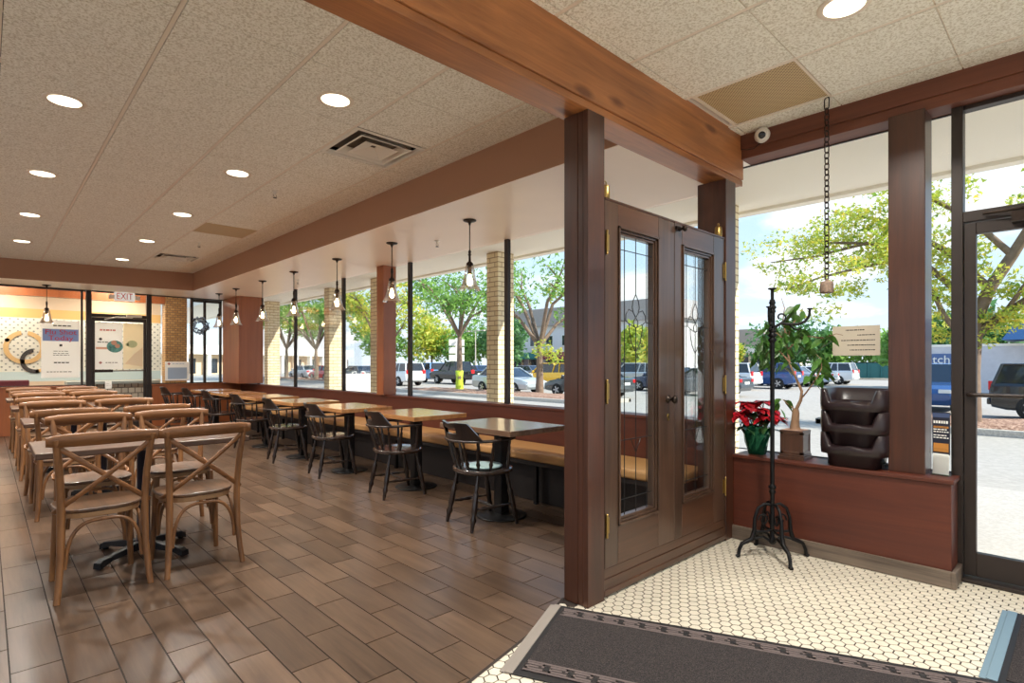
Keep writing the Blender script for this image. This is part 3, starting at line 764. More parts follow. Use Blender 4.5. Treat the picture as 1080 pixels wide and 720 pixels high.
# sprinklers
def sprinkler(loc, label):
    t = thing('fire_sprinkler', label, 'sprinkler', loc, 0, 'ceiling sprinklers')
    b = MB(); b.lathe([(.03, 0), (.03, -.004), (.012, -.008), (.009, -.03), (.012, -.034)], 14); b.build('escutcheon', 'white_metal', t)
    b = MB(); b.tube([(.008, 0, -.03), (.014, 0, -.045), (.004, 0, -.062)], .002, 6); b.tube([(-.008, 0, -.03), (-.014, 0, -.045), (-.004, 0, -.062)], .002, 6); b.lathe([(.018, -.062), (.018, -.065)], 12); b.build('deflector', 'dkmetal', t)
    return t
s0 = sprinkler((2.03, 5.45, CEIL - .002), 'small sprinkler head on the dining ceiling, nearer one')
dup(s0, (2.14, 8.5, CEIL - .002), 0, 'small sprinkler head on the dining ceiling, farther one')
dup(s0, (3.573, 4.93, SOF), 0, 'small sprinkler head under the window soffit, nearer one')
dup(s0, (3.637, 8.80, SOF), 0, 'small sprinkler head under the window soffit, farther one')
# pendants
def pendant(loc, label):
    t = thing('pendant_lamp', label, 'pendant lamp', loc, 0, 'glass bell pendants')
    b = MB(); b.lathe([(.0001, 0), (.062, 0), (.062, -.008), (.05, -.014), (.02, -.02), (.012, -.032), (.007, -.05)], 20); b.build('ceiling_canopy', 'dkmetal', t)
    b = MB(); b.tube([(0, 0, -.04), (0, 0, -.30)], .005, 8); b.build('rod', 'dkmetal', t)
    b = MB(); b.lathe([(.008, -.28), (.015, -.295), (.011, -.31), (.017, -.322), (.011, -.335), (.012, -.385), (.03, -.40), (.034, -.425), (.034, -.445), (.02, -.45), (.02, -.50), (.016, -.505)], 16); b.build('socket', 'dkmetal', t)
    pr = [(.034, -.425), (.042, -.45), (.05, -.50), (.058, -.55), (.072, -.60), (.095, -.64), (.108, -.655)]
    b = MB(); b.lathe(pr, 24, caps=False); b.lathe([(r - .003, z + .001) for r, z in pr[::-1]], 24, caps=False); b.build('glass_shade', thin_glass('shade_glass', (.985, .98, .97, 1), 1.5, blend=.35) if 'shade_glass' not in bpy.data.materials else bpy.data.materials['shade_glass'], t)
    b = MB(); b.lathe([(.012, -.50), (.016, -.525), (.024, -.555), (.028, -.58), (.023, -.602), (.010, -.613), (.0001, -.615)], 16); b.build('bulb', 'bulb', t)
    return t
PY = [4.0, 5.36, 6.68, 8.05, 9.31, 10.62, 11.62]
nm = ['nearest the timber post', 'second from the timber post', 'third from the timber post', 'fourth from the timber post', 'fifth from the timber post', 'sixth from the timber post', 'seventh, by the corner']
p0 = None
for y, w in zip(PY, nm):
    lab = 'glass bell pendant over the window tables, ' + w
    if p0 is None: p0 = pendant((3.27, y, SOF), lab)
    else: dup(p0, (3.27, y, SOF), 0, lab)
dup(p0, (.767, 12.35, SOF), 0, 'clear glass bell pendant hanging in front of the flu shot poster')
for x, y in [(3.27, y) for y in PY] + [(.767, 12.35)]:
    lamp_light('pendant_light', (x, y, SOF - .575), 'POINT', 9, (1, .80, .56), .03)
# dome camera
t = thing('dome_camera', 'white dome camera under the header beside the beam end', 'security camera', (3.97, 1.60, 2.853))
m = Matrix.Rotation(R(-58), 4, 'Y') @ Matrix.Identity(4)
b = MB(); b.lathe([(.052, .0), (.052, .02), (.046, .03)], 24, mat=Matrix.Rotation(R(-90), 4, 'Y')); b.build('base', 'white_metal', t)
b = MB(); b.ball((-.032, 0, -.004), .042, 18); b.build('eyeball', 'white_metal', t)
m = Matrix.Translation((-.032, 0, -.004)) @ Vector((-.80, -.50, -.38)).to_track_quat('Z', 'Y').to_matrix().to_4x4()
b = MB(); b.lathe([(.0001, .044), (.016, .0435), (.024, .039)], 18, mat=m, caps=False); b.build('lens', 'lens', t)
b = MB(); b.tube([(.0, .02, -.045), (-.004, .06, -.075), (0, .11, -.07), (.012, .155, -.05)], .003, 6); b.build('cable', 'blackmetal', t)
# hanging chain with bell-shaped weight
t = thing('hanging_chain', 'iron chain hanging from entry ceiling with small rusty weight at its end', 'chain', (3.803, 1.141, CEIL))
b = MB(); z = -.006; k = 0
def link(mb, z, L, w, r, rot):
    pts = []
    for i in range(16):
        a = 2 * PI * i / 16
        x = w * math.cos(a); zz = (L / 2 - w) * (1 if math.sin(a) >= 0 else -1) + w * math.sin(a)
        pts.append((x * math.cos(rot), x * math.sin(rot), z + zz))
    mb.tube(pts, r, 6, closed=True)
first = True; zz = -.0
spec = [(.075, .017)] + [(.040, .0145)] * 40
zt = -.002; i = 0
while zt > -1.135:
    L, w = (.075, .017) if i in (0, 7, 21, 34) else (.042, .0145)
    if zt - L < -1.165: break
    link(b, zt - L / 2, L, w, .0036, R(66) if i % 2 == 0 else R(156)); zt -= L - .0075; i += 1
b.build('links', 'dkmetal', t)
b = MB(); b.lathe([(.0001, zt + .006), (.008, zt + .004), (.01, zt - .012), (.034, zt - .016), (.037, zt - .03), (.039, zt - .08), (.037, zt - .086), (.0001, zt - .086)], 18); b.build('weight', plain('rusty_weight', srgb(132, 112, 98), .8, var=.25, vscale=60), t)

# ------------------------------------------------------------------ leaded antique doors standing as the partition
def leaded_door(label, x0, x1, gx0, gx1, hinge_x, hinge_s, knob):
    t = thing('leaded_glass_door', label, 'door', ((x0 + x1) / 2, 1.80, .155))
    o = Vector(t.location)
    def bx(mb, a, b_, c, d, z0, z1): mb.box(a - o.x, b_ - o.x, c - 1.80, d - 1.80, z0 - .155, z1 - .155)
    Y0, Y1 = 1.785, 1.835; zt = 2.122
    fx0, fx1, fz0, fz1 = gx0 - .04, gx1 + .04, .362, 2.0
    b = MB(); bx(b, x0, fx0, Y0, Y1, .155, zt); bx(b, fx1, x1, Y0, Y1, .155, zt); b.build('stile', 'door_wood', t, .003)
    b = MB(); bx(b, fx0, fx1, Y0, Y1, fz1, zt); bx(b, fx0, fx1, Y0, Y1, .155, fz0); b.build('rail', 'door_rail', t, .003)
    b = MB(); bx(b, x0, x1, Y0 - .003, Y1, zt, zt + .012); b.build('top_cap', 'door_rail', t, .002)
    # moulding round the light: three steps
    b = MB()
    for k, (ins, pr) in enumerate(((0, -.010), (.014, .002), (.028, .010))):
        w = .013
        bx(b, fx0 + ins, fx0 + ins + w, Y0 + pr, Y1, fz0 + ins, fz1 - ins); bx(b, fx1 - ins - w, fx1 - ins, Y0 + pr, Y1, fz0 + ins, fz1 - ins)
        bx(b, fx0 + ins, fx1 - ins, Y0 + pr, Y1, fz0 + ins, fz0 + ins + w); bx(b, fx0 + ins, fx1 - ins, Y0 + pr, Y1, fz1 - ins - w, fz1 - ins)
    b.build('moulding', 'door_wood', t, .002)
    b = MB(); bx(b, gx0 - .002, gx1 + .002, 1.810, 1.814, .40, 1.96); g = b.build('leaded_pane', 'lead_glass', t)
    b = MB(); cx = (gx0 + gx1) / 2; W = gx1 - gx0; r = .0026
    def ln(pts, closed=False): b.tube([(x - o.x, .0085, z - .155) for x, z in pts], r, 6, closed=closed)
    za, zb = .402, 1.958
    xl, xr = gx0 + W * .16, gx1 - W * .16
    for x in (xl, xr): ln([(x, za), (x, zb)])
    ln([(cx, 1.645), (cx, zb)]); ln([(cx, za), (cx, 1.315)])
    for z in (1.882, .82, .49): ln([(gx0, z), (gx1, z)])
    ln([(cx - .05, .82), (cx, .74), (cx + .05, .82)])
    zc = 1.50                                              # tulip: top bud, two side petals, long calyx
    ln([(cx, 1.645), (cx - .028, 1.605), (cx - .036, 1.57), (cx - .026, 1.54), (cx, 1.512)]); ln([(cx, 1.645), (cx + .028, 1.605), (cx + .036, 1.57), (cx + .026, 1.54), (cx, 1.512)])
    for s in (-1, 1):
        ln([(cx + s * .03, 1.545), (cx + s * .07, 1.555), (cx + s * .098, 1.525), (cx + s * .10, 1.49), (cx + s * .07, 1.475), (cx + s * .03, 1.462), (cx + s * -.004, 1.452)])
        ln([(cx, 1.512), (cx + s * .022, 1.49), (cx + s * .02, 1.465), (cx, 1.452)])
        ln([(cx + s * .066, 1.474), (cx + s * .064, 1.43), (cx + s * .045, 1.37), (cx, 1.312)])
        ln([(cx + s * .10, 1.49), (cx + s * .115, 1.487), (cx + s * W * .5, 1.487)])
    ln([(cx, 1.452), (cx, 1.312)])
    b.build('lead_came', 'lead', g)
    for z in (1.895, 1.10, .385):
        b = MB(); bx(b, hinge_x - .004, hinge_x + .024 * hinge_s if hinge_s > 0 else hinge_x + .004, Y0 - .006, Y0 + .002, z - .042, z + .042) if hinge_s > 0 else bx(b, hinge_x - .024, hinge_x + .004, Y0 - .006, Y0 + .002, z - .048, z + .048)
        b.tube([(hinge_x - o.x, Y0 - 1.80 - .009, z - .155 - .055), (hinge_x - o.x, Y0 - 1.80 - .009, z - .155 + .055)], .007, 8)
        for zz in (-.06, .058): b.ball((hinge_x - o.x, Y0 - 1.80 - .009, z - .155 + zz), .008, 8)
        b.build('hinge', 'brass', t)
    if knob:
        b = MB(); m = Matrix.Rotation(R(90), 4, 'X'); b.lathe([(.024, 0), (.024, .005), (.01, .012), (.009, .03), (.02, .036), (.024, .048), (.016, .06), (.0001, .062)], 18, (3.018 - o.x, Y0 - 1.80, 1.03 - .155), m); b.build('knob', 'dkmetal', t)
        b = MB(); b.lathe([(.0001, .004), (.012, .004), (.014, 0)], 14, (3.02 - o.x, Y0 - 1.80, .93 - .155), m @ Matrix.Diagonal((1, 1, 1, 1))); b.box(3.012 - o.x, 3.028 - o.x, Y0 - 1.80 - .004, Y0 - 1.80, .90 - .155, .935 - .155); b.build('keyhole_plate', 'brass', t)
    return t
leaded_door('antique leaded glass door with knob and keyhole, next to the tall near post', 2.385, 3.092, 2.543, 2.872, 2.392, 1, True)
dB = leaded_door('antique leaded glass door without keyhole, next to the far post', 3.096, 3.775, 3.228, 3.568, 3.768, -1, False)
t = dB
b = MB(); m = Matrix.Rotation(R(90), 4, 'X'); b.lathe([(.014, 0), (.008, .008), (.008, .02), (.018, .028), (.02, .04), (.012, .05), (.0001, .052)], 14, (3.155 - t.location.x, -.016, 2.09 - .155), m); b.box(3.10 - t.location.x, 3.15 - t.location.x, -.03, -.016, 2.08 - .155, 2.10 - .155); b.build('latch_knob', 'dkmetal', t)
def bell(loc, label):
    t = thing('brass_bell', label, 'bell', loc, 0, 'brass bells on the old doors')
    b = MB(); b.lathe([(.0001, .0), (.026, 0), (.026, .02), (.024, .062), (.02, .07), (.006, .073), (.0001, .073)], 18); b.build('body', 'brass', t)
    b = MB(); b.tube([(.012 * math.cos(a), 0, .082 + .012 * math.sin(a)) for a in [2 * PI * k / 12 for k in range(12)]], .003, 6, closed=True); b.build('loop', 'brass', t)
    return t
b0 = bell((2.412, 1.805, 2.134), 'small brass bell on top of the leaded door by the tall near post')
dup(b0, (3.72, 1.805, 2.134), 0, 'small brass bell on top of the leaded door by the far post')

# ------------------------------------------------------------------ cross-back chairs
def cross_chair(label):
    t = thing('cross_back_chair', label, 'chair', (0, 0, 0), 0, 'light wood cross-back chairs')
    outline = []
    for k in range(28):
        a = 2 * PI * k / 28
        sx = abs(math.cos(a)) ** .62 * (1 if math.cos(a) >= 0 else -1); sy = abs(math.sin(a)) ** .7 * (1 if math.sin(a) >= 0 else -1)
        outline.append((sx * (.205 + .018 * sy), sy * .20 + .01))
    b = MB(); b.prism(outline, .447, .468); b.build('seat', 'oak_seat', t, .007)
    b = MB(); b.prism([(x * .95, y * .95) for x, y in outline], .418, .4475); b.build('seat_rim', 'rattan', t, .004)
    for s in (-1, 1):
        b = MB(); P = [(s * .208, -.222, 0), (s * .198, -.205, .10), (s * .189, -.190, .24), (s * .186, -.184, .40), (s * .187, -.186, .50), (s * .193, -.200, .64), (s * .203, -.222, .76), (s * .212, -.238, .855)]
        b.tube(P, [.0155, .0165, .018, .0195, .019, .018, .0175, .016], 10); b.build('leg', 'oak', t)
        b = MB(); b.tube([(s * .19, .212, 0), (s * .183, .20, .15), (s * .176, .188, .30), (s * .172, .178, .435)], [.0145, .0165, .0185, .020], 10); b.build('leg', 'oak', t)
    # curved top rail
    b = MB(); n = 18; vs = []; L = .252
    for i in range(n + 1):
        u = -1 + 2 * i / n; x = L * u; bow = .024 * (1 - u * u)
        h = .036 * (1 - .30 * abs(u) ** 5); y = -.228 - bow
        for dy, dz in ((.013, -h), (.013, h * .8), (.006, h), (-.008, h), (-.013, h * .7), (-.013, -h * .9)): vs.append((x, y + dy, .845 + dz + .004 * (1 - u * u)))
    f = [(i * 6 + j, (i + 1) * 6 + j, (i + 1) * 6 + (j + 1) % 6, i * 6 + (j + 1) % 6) for i in range(n) for j in range(6)]
    f += [tuple(range(5, -1, -1)), tuple(n * 6 + j for j in range(6))]
    b.add(vs, f, True); b.build('top_rail', 'oak_x', t)
    for s in (-1, 1):
        b = MB(); P = []
        for i in range(11):
            u = i / 10; x = s * (.205 - .40 * u); z = .815 - .33 * u
            y = -.232 + .05 * u - .030 * math.sin(PI * u) - (.009 if s > 0 else -.004) * math.sin(PI * u)
            P.append((x, y, z))
        P.append((s * -.212, -.165, .468)); P.append((s * -.21, -.10, .452))
        b.tube(P, .0135, 8, flat=(1.0, .42)); b.build('cross_slat', 'oak_x', t)
    # bentwood braces: rear, front and both sides
    def arch(p, q, inw, zt=.404, zb=.165):
        pts = []
        for k in range(21):
            a = PI - PI * k / 20; e = .62
            cx_ = (abs(math.cos(a)) ** e) * (1 if math.cos(a) >= 0 else -1); sz = math.sin(max(0, a)) ** e if 0 < k < 20 else 0
            fr_ = .5 + .5 * cx_ * (.94 - .10 * sz)
            pts.append(p * (1 - fr_) + q * fr_ + Vector((0, 0, zb + (zt - zb) * sz)))
        b = MB(); b.tube(pts, .0098, 8); b.build('brace', 'oak', t)
    V2 = lambda x, y: Vector((x, y, 0))
    arch(V2(-.183, -.185), V2(.183, -.185), V2(0, 0)); arch(V2(-.166, .188), V2(.166, .188), V2(0, 0))
    arch(V2(-.178, -.17), V2(-.166, .175), V2(0, 0)); arch(V2(.178, -.17), V2(.166, .175), V2(0, 0))
    return t
rows = [  # centre y, x of both chairs, faces table?, text
    (3.915, .472, .962, 0, 'on the near side of the first dark table'),
    (4.80, .55, 1.07, 1, 'on the far side of the first dark table'),
    (5.95, .50, 1.12, 0, 'on the near side of the second dark table'),
    (6.72, .485, 1.05, 1, 'on the far side of the second dark table'),
    (8.02, .49, 1.0, 0, 'on the near side of the third dark table'),
    (8.78, .48, 1.03, 1, 'on the far side of the third dark table'),
    (9.92, .50, 1.0, 0, 'on the near side of the fourth dark table'),
    (10.58, .47, 1.04, 1, 'on the far side of the fourth dark table')]
cc0 = None
for y, xa, xb, fl_, w in rows:
    for x, sd in ((xa, 'left'), (xb, 'right')):
        lab = 'cross-back chair ' + w + (', on the window side' if sd == 'right' else ', away from the windows')
        jit = R(random.uniform(-2.5, 2.5)) if y > 4 else R(1.0 if sd == 'left' else 2.0)
        if cc0 is None:
            cc0 = cross_chair(lab); cc0.location = (x, y, 0); cc0.rotation_euler.z = jit
        else: dup(cc0, (x, y, 0), (PI if fl_ else 0) + jit, lab)
def cross_table(loc, label):
    t = thing('pedestal_table', label, 'table', loc, 0, 'dark wood tables in the middle of the room')
    b = MB(); b.box(-.56, .56, -.33, .33, .715, .75); b.build('table_top', 'table_dk', t, .006)
    b = MB(); b.lathe([(.045, .04), (.042, .07), (.038, .10), (.038, .69), (.05, .70)], 20); b.box(-.2, .2, -.03, .03, .70, .715); b.box(-.03, .03, -.2, .2, .70, .715); b.build('column', 'navy', t)
    for k in range(4):
        a = R(34 + 90 * k); m = Matrix.Rotation(a, 4, 'Z')
        b = MB(); vs = []
        for x, w, zb, zt in ((.0, .03, .03, .085), (.10, .03, .035, .08), (.24, .026, .03, .06), (.30, .028, .008, .052), (.325, .026, .006, .035)):
            vs += [m @ Vector(p) for p in ((x, -w, zb), (x, w, zb), (x, w * .8, zt), (x, -w * .8, zt))]
        f = [(i * 4 + j, (i + 1) * 4 + j, (i + 1) * 4 + (j + 1) % 4, i * 4 + (j + 1) % 4) for i in range(4) for j in range(4)] + [(3, 2, 1, 0), (16, 17, 18, 19)]
        b.add(vs, f); b.lathe([(.016, 0), (.018, .012), (.012, .02)], 10, tuple(m @ Vector((.305, 0, 0)))); b.build('foot', 'blackmetal', t, .004)
    return t
tb0 = cross_table((.76, 4.33, 0), 'dark wood pedestal table nearest the camera between cross-back chairs')
dup(tb0, (.79, 6.36, 0), 0, 'dark wood pedestal table, second in the row of cross-back chairs')
dup(tb0, (.77, 8.38, 0), 0, 'dark wood pedestal table, third in the row of cross-back chairs')
dup(tb0, (.77, 10.25, 0), 0, 'dark wood pedestal table, farthest in the row of cross-back chairs')

# ------------------------------------------------------------------ captain's chairs, window tables and the long bench
def captain_chair(label):
    t = thing('captains_chair', label, 'chair', (0, 0, 0), 0, 'dark wood captain chairs along the bench')
    seat = []
    for k in range(32):
        a = 2 * PI * k / 32; c, s = math.cos(a), math.sin(a)
        r = .215 if c < 0 else .225
        seat.append((abs(c) ** .8 * (1 if c >= 0 else -1) * r, abs(s) ** .85 * (1 if s >= 0 else -1) * (.235 + .01 * c)))
    b = MB(); n = 32; vs = []
    lv = [(.90, .405), (1.0, .418), (1.0, .436), (.97, .444), (.86, .441), (.6, .434), (.25, .437)]
    for sc, z in lv: vs += [(x * sc, y * sc, z) for x, y in seat]
    f = [(i * n + j, i * n + (j + 1) % n, (i + 1) * n + (j + 1) % n, (i + 1) * n + j) for i in range(len(lv) - 1) for j in range(n)]
    f += [tuple(range(n - 1, -1, -1)), tuple((len(lv) - 1) * n + j for j in range(n))]
    b.add(vs, f, True); b.build('seat', 'cap_seat', t)
    def turned(p, q, base, n=15, rings=True):
        pts = []; rr = []
        for i in range(n):
            u = i / (n - 1); pts.append(Vector(p) * (1 - u) + Vector(q) * u)
            r = base * (.62 + .55 * math.sin(PI * min(1, u * 1.25)) ** 1.2)
            if rings and i in (3, 9, 11): r *= 1.28
            if rings and i in (4, 10): r *= .78
            rr.append(r)
        return pts, rr
    feet = {}
    for sx in (-1, 1):
        for sy in (-1, 1):
            top = (sx * .13, sy * .15, .41); ft = (sx * .205, sy * .185, 0)
            b = MB(); pts, rr = turned(ft, top, .0195); b.tube(pts, rr, 10); b.build('leg', 'cap', t)
            feet[(sx, sy)] = lambda z, a=Vector(ft), c=Vector(top): a + (c - a) * (z / c.z)
    for sy in (-1, 1):
        b = MB(); pts, rr = turned(feet[(-1, sy)](.16), feet[(1, sy)](.16), .0115, 13); b.tube(pts, rr, 8); b.build('stretcher', 'cap', t)
    a = (feet[(-1, -1)](.16) + feet[(1, -1)](.16)) / 2; c = (feet[(-1, 1)](.16) + feet[(1, 1)](.16)) / 2
    b = MB(); pts, rr = turned(a, c, .0115, 13); b.tube(pts, rr, 8); b.build('stretcher', 'cap', t)
    # horseshoe arm rail
    def arc(u):   # u -1..1 : arm end to arm end around the back
        w = u * R(128); k = abs(u)
        x = -.225 * math.cos(w) - .02; y = .262 * math.sin(w) * (1.0 if k < .8 else 1.0)
        if k > .72: x += (k - .72) * .18
        return x - .02, y
    b = MB(); P = []; rr = []
    for i in range(33):
        u = -1 + i / 16; x, y = arc(u); P.append((x, y, .665 + .012 * abs(u))); rr.append(.024 if abs(u) < .93 else .029)
    b.tube(P, rr, 8, flat=(.5, 1.0)); b.build('arm_rail', 'cap', t)
    # crest with a hand slot
    b = MB(); m = 24; vs = []
    prof = lambda k: .805 - .010 * max(0, 1 - k / .12) if k < .30 else .805 - .125 * ((k - .30) / .20)
    cols = []
    for i in range(m + 1):
        u = -.5 + i / m; x, y = arc(u); nrm = Vector((x + .02, y * .8, 0)).normalized()
        zt = prof(abs(u)); lean = .028
        col = []
        for lvl in (0, .38, .70, 1):
            z = .672 + (zt - .672) * lvl; o_ = nrm * (lean * lvl * 1.0)
            col.append((Vector((x, y, z)) + o_ - nrm * .011, Vector((x, y, z)) + o_ + nrm * .011))
        cols.append(col)
    for c_ in cols:
        for p, q in c_: vs += [p, q]
    f = []
    def idx(i, l, s_): return i * 8 + l * 2 + s_
    for i in range(m):
        uu = abs(-.5 + (i + .5) / m)
        for l in range(3):
            hole = l == 1 and uu < .115
            if not hole:
                f += [(idx(i, l, 0), idx(i, l + 1, 0), idx(i + 1, l + 1, 0), idx(i + 1, l, 0)), (idx(i, l, 1), idx(i + 1, l, 1), idx(i + 1, l + 1, 1), idx(i, l + 1, 1))]
            else:
                f += [(idx(i, 1, 0), idx(i + 1, 1, 0), idx(i + 1, 1, 1), idx(i, 1, 1)), (idx(i, 2, 0), idx(i, 2, 1), idx(i + 1, 2, 1), idx(i + 1, 2, 0))]
        f += [(idx(i, 3, 0), idx(i, 3, 1), idx(i + 1, 3, 1), idx(i + 1, 3, 0)), (idx(i, 0, 0), idx(i + 1, 0, 0), idx(i + 1, 0, 1), idx(i, 0, 1))]
    f += [(idx(0, 0, 0), idx(0, 0, 1), idx(0, 3, 1), idx(0, 3, 0)), (idx(m, 0, 0), idx(m, 3, 0), idx(m, 3, 1), idx(m, 0, 1))]
    b.add(vs, f); b.build('crest', 'cap', t)
    for u in (-.93, -.66, -.42, -.21, 0, .21, .42, .66, .93):
        x, y = arc(u); w = u * R(112)
        bx_, by_ = -.185 * math.cos(w), .205 * math.sin(w)
        if abs(u) > .9: bx_, by_ = .105, .205 * (1 if u > 0 else -1)
        b = MB(); pts, rr = turned((bx_, by_, .43), (x, y, .665), .0125, 13); b.tube(pts, rr, 8); b.build('spindle', 'cap', t)
    return t
TY = [3.29, 4.62, 5.90, 7.20, 8.50, 9.80, 11.05]
pos = ['nearest the timber partition', 'second from the partition', 'third from the partition', 'fourth from the partition', 'fifth from the partition', 'sixth from the partition', 'seventh, by the corner post']
c0 = None
CX = [2.82, 2.855, 2.83, 2.82, 2.83, 2.80, 2.80]; CYY = [3.30, 4.59, 5.90, 7.15, 8.46, 9.78, 11.0]; CR = [-8, -9, -7, -10, -6, -9, -5]
for x, y, rz, w in zip(CX, CYY, CR, pos):
    lab = 'dark captain chair at the window table ' + w
    if w.startswith('nearest'): lab = 'dark captain chair with pale blue pad on its seat'
    if c0 is None: c0 = captain_chair('x'); c0.location = (x, y, 0); c0.rotation_euler.z = R(rz); c0['label'] = lab
    else: dup(c0, (x, y, 0), R(rz), lab)
dup(c0, (2.62, 11.75, 0), R(-4), 'dark captain chair farthest away, beside the low back panel')
def window_table(label, mat, name='window_table'):
    t = thing(name, label, 'table', (0, 0, 0), 0, 'square pedestal tables along the bench')
    b = MB(); b.box(-.31, .31, -.43, .43, .708, .75); b.build('table_top', mat, t, .004)
    b = MB(); b.box(-.045, .045, -.045, .045, .02, .69); b.box(-.16, .16, -.16, .16, .69, .708); b.build('column', 'blackmetal', t, .006)
    b = MB(); b.lathe([(.0001, .0), (.205, 0), (.21, .006), (.20, .012), (.06, .024), (.0001, .026)], 36); b.build('base_disc', 'blackmetal', t)
    return t
w0 = window_table('grey brown square pedestal table by the bench, nearest the timber partition', 'table_gr'); w0.location = (3.075, TY[0] + .06, 0)
w1_ = window_table('honey wood pedestal table by the bench, second from the partition', 'table_or'); w1_.location = (3.16, TY[1] + .1, 0)
for y, w in list(zip(TY, pos))[2:]:
    dup(w1_, (3.07, y + .06, 0), 0, 'honey wood pedestal table by the bench, ' + w)
t = thing('seat_pad', 'pale blue folded pad on the seat of the nearest captain chair', 'seat pad', (2.84, 3.295, .434))
b = MB(); b.lathe([(.0001, .004), (.13, .004), (.145, .012), (.135, .022), (.10, .026), (.0001, .024)], 28); b.build('pad', 'silver_pad', t)
t = thing('window_bench', 'long tan upholstered bench running under the dining windows', 'bench', (3.72, 6.85, 0))
b = MB(); b.box(-.25, .255, -4.85, 4.85, .385, .46); b.build('cushion', 'cushion', t, .022, 3)
b = MB(); b.box(-.12, .25, -4.84, 4.84, .0, .35); b.box(-.23, .25, -4.84, 4.84, .345, .385); b.build('base', 'bench', t, .004)
for k in range(9): b = MB(); y = -4.6 + k * 1.15; b.box(-.2, -.165, y - .018, y + .018, 0, .346); b.build('leg', 'blackmetal', t)
# ------------------------------------------------------------------ mats
def floor_mat(label, loc, rz, L, W, strip, key=True, name='entrance_mat'):
    t = thing(name, label, 'door mat', loc, rz)   # long axis +x, width -y..0
    b = MB(); b.box(0, L, -W, 0, .0, .006); b.build('rubber_backing', 'mat_edge', t, .002)
    b = MB(); b.box(.03, L - .03, -W + .035, -.035, .006, .0095); b.build('pile', 'mat', t)
    if key:
        for sgn in (0, 1):
            yc = -.075 if sgn == 0 else -W + .075
            b = MB()
            for off in (-.033, .033): b.box(.035, L - .03, yc + off - .005, yc + off + .005, .0095, .0112)
            x = .04; q = 0
            while x < L - .12:
                b.box(x, x + .075, yc - .024, yc - .012, .0095, .0112); b.box(x, x + .075, yc + .012, yc + .024, .0095, .0112)
                b.box(x + .010, x + .052, yc - .005, yc + .005, .0095, .0112)
                b.box(x, x + .010, yc - .024, yc + .0, .0095, .0112); b.box(x + .065, x + .075, yc, yc + .024, .0095, .0112)
                x += .1; q += 1
            b.cur = 1; x = .118
            while x < L - .12: b.box(x, x + .018, yc - .012, yc + .012, .0095, .0106); x += .1
            b.build('key_border', ['mat_key', 'mat_edge'], t)
    b = MB(); b.box(-.05, .0, -W - .0, 0, .0, .004); b.box(-.028, .008, -W, 0, .003, .0085); b.build('end_strip', strip, t, .002)
    return t
ang = math.atan2(-.912, .41)
floor_mat('long dark mat with key pattern border at the foot of the tall post', (2.142, 1.888, 0), ang, 1.80, .67, 'mat_strip')
t = floor_mat('dark mat with blue grey edging strip just inside the glass entrance door', (3.727, .262, 0), R(-90), 1.5, .86, 'mat_blue', False)
# ------------------------------------------------------------------ coat rack
t = thing('coat_rack', 'black cast iron coat rack on four scrolled legs in the entry corner', 'coat rack', (3.685, 1.425, 0))
b = MB(); b.tube([(0, 0, .16), (0, 0, 1.40)], .0135, 12)
for z, r in ((.42, .022), (.45, .026), (1.40, .028), (1.43, .033), (1.46, .024), (1.585, .022), (1.61, .026), (1.64, .021)): b.lathe([(.013, z - .018), (r, z), (.013, z + .018)], 12)
b.tube([(0, 0, 1.38), (0, 0, 1.66)], .016, 12); b.tube([(0, 0, 1.64), (0, 0, 1.73)], .010, 10); b.lathe([(.010, 1.722), (.026, 1.728), (.026, 1.735), (.0001, 1.737)], 14); b.build('pole', 'iron', t)
for k in range(4):
    a = R(45 + 90 * k + 3); m = Matrix.Rotation(a, 4, 'Z')
    T3 = lambda r, z: tuple(m @ Vector((r, 0, z)))
    b = MB(); P = [T3(.014, .335), T3(.05, .342), T3(.092, .315), T3(.115, .25), T3(.118, .17), T3(.135, .115), T3(.17, .10), T3(.200, .085), T3(.216, .05), T3(.222, .012), T3(.236, .004)]
    b.tube(P, [.008, .009, .010, .011, .014, .016, .014, .012, .012, .011, .012], 8)
    b.ball(T3(.224, .010), .016, 8, (1, 1, .6)); b.build('leg', 'iron', t)
    b = MB(); P = []
    for i in range(22):                                     # pierced scroll inside the arch
        w = i / 21 * 2.2 * PI; rr = .036 * (1 - i / 27); P.append(T3(.058 + rr * math.cos(w), .235 + rr * 1.25 * math.sin(w)))
    b.tube(P, .006, 6); b.tube([T3(.014, .17), T3(.06, .162), T3(.118, .165)], .008, 6); b.tube([T3(.014, .10), T3(.06, .13), T3(.13, .115)], .009, 6); b.build('scroll', 'iron', t)
b = MB(); b.lathe([(.0001, .075), (.02, .085), (.026, .10), (.014, .13), (.014, .2), (.022, .22), (.014, .25), (.014, .35)], 12); b.build('lower_boss', 'iron', t)
for a in (R(-64), R(24), R(196)):
    k = 0; m = Matrix.Rotation(a, 4, 'Z'); T3 = lambda r, z: tuple(m @ Vector((r, 0, z)))
    b = MB(); b.tube([T3(.012, 1.48), T3(.05, 1.505), T3(.10, 1.50), T3(.15, 1.498), T3(.19, 1.515), T3(.212, 1.55), T3(.216, 1.59)], [.009, .009, .009, .009, .009, .008, .007], 8)
    b.lathe([(.008, -.004), (.016, .0), (.016, .006), (.0001, .008)], 10, T3(.216, 1.592))
    P = []
    for i in range(18): w = -PI / 2 + i / 17 * 1.8 * PI; rr = .034 * (1 - i / 26); P.append(T3(.05 + rr * math.cos(w), 1.545 + rr * math.sin(w)))
    b.tube(P, .0055, 6)
    b.tube([T3(.10, 1.498), T3(.125, 1.47), T3(.15, 1.462), T3(.165, 1.475)], .006, 6); b.build('hook', 'iron', t)

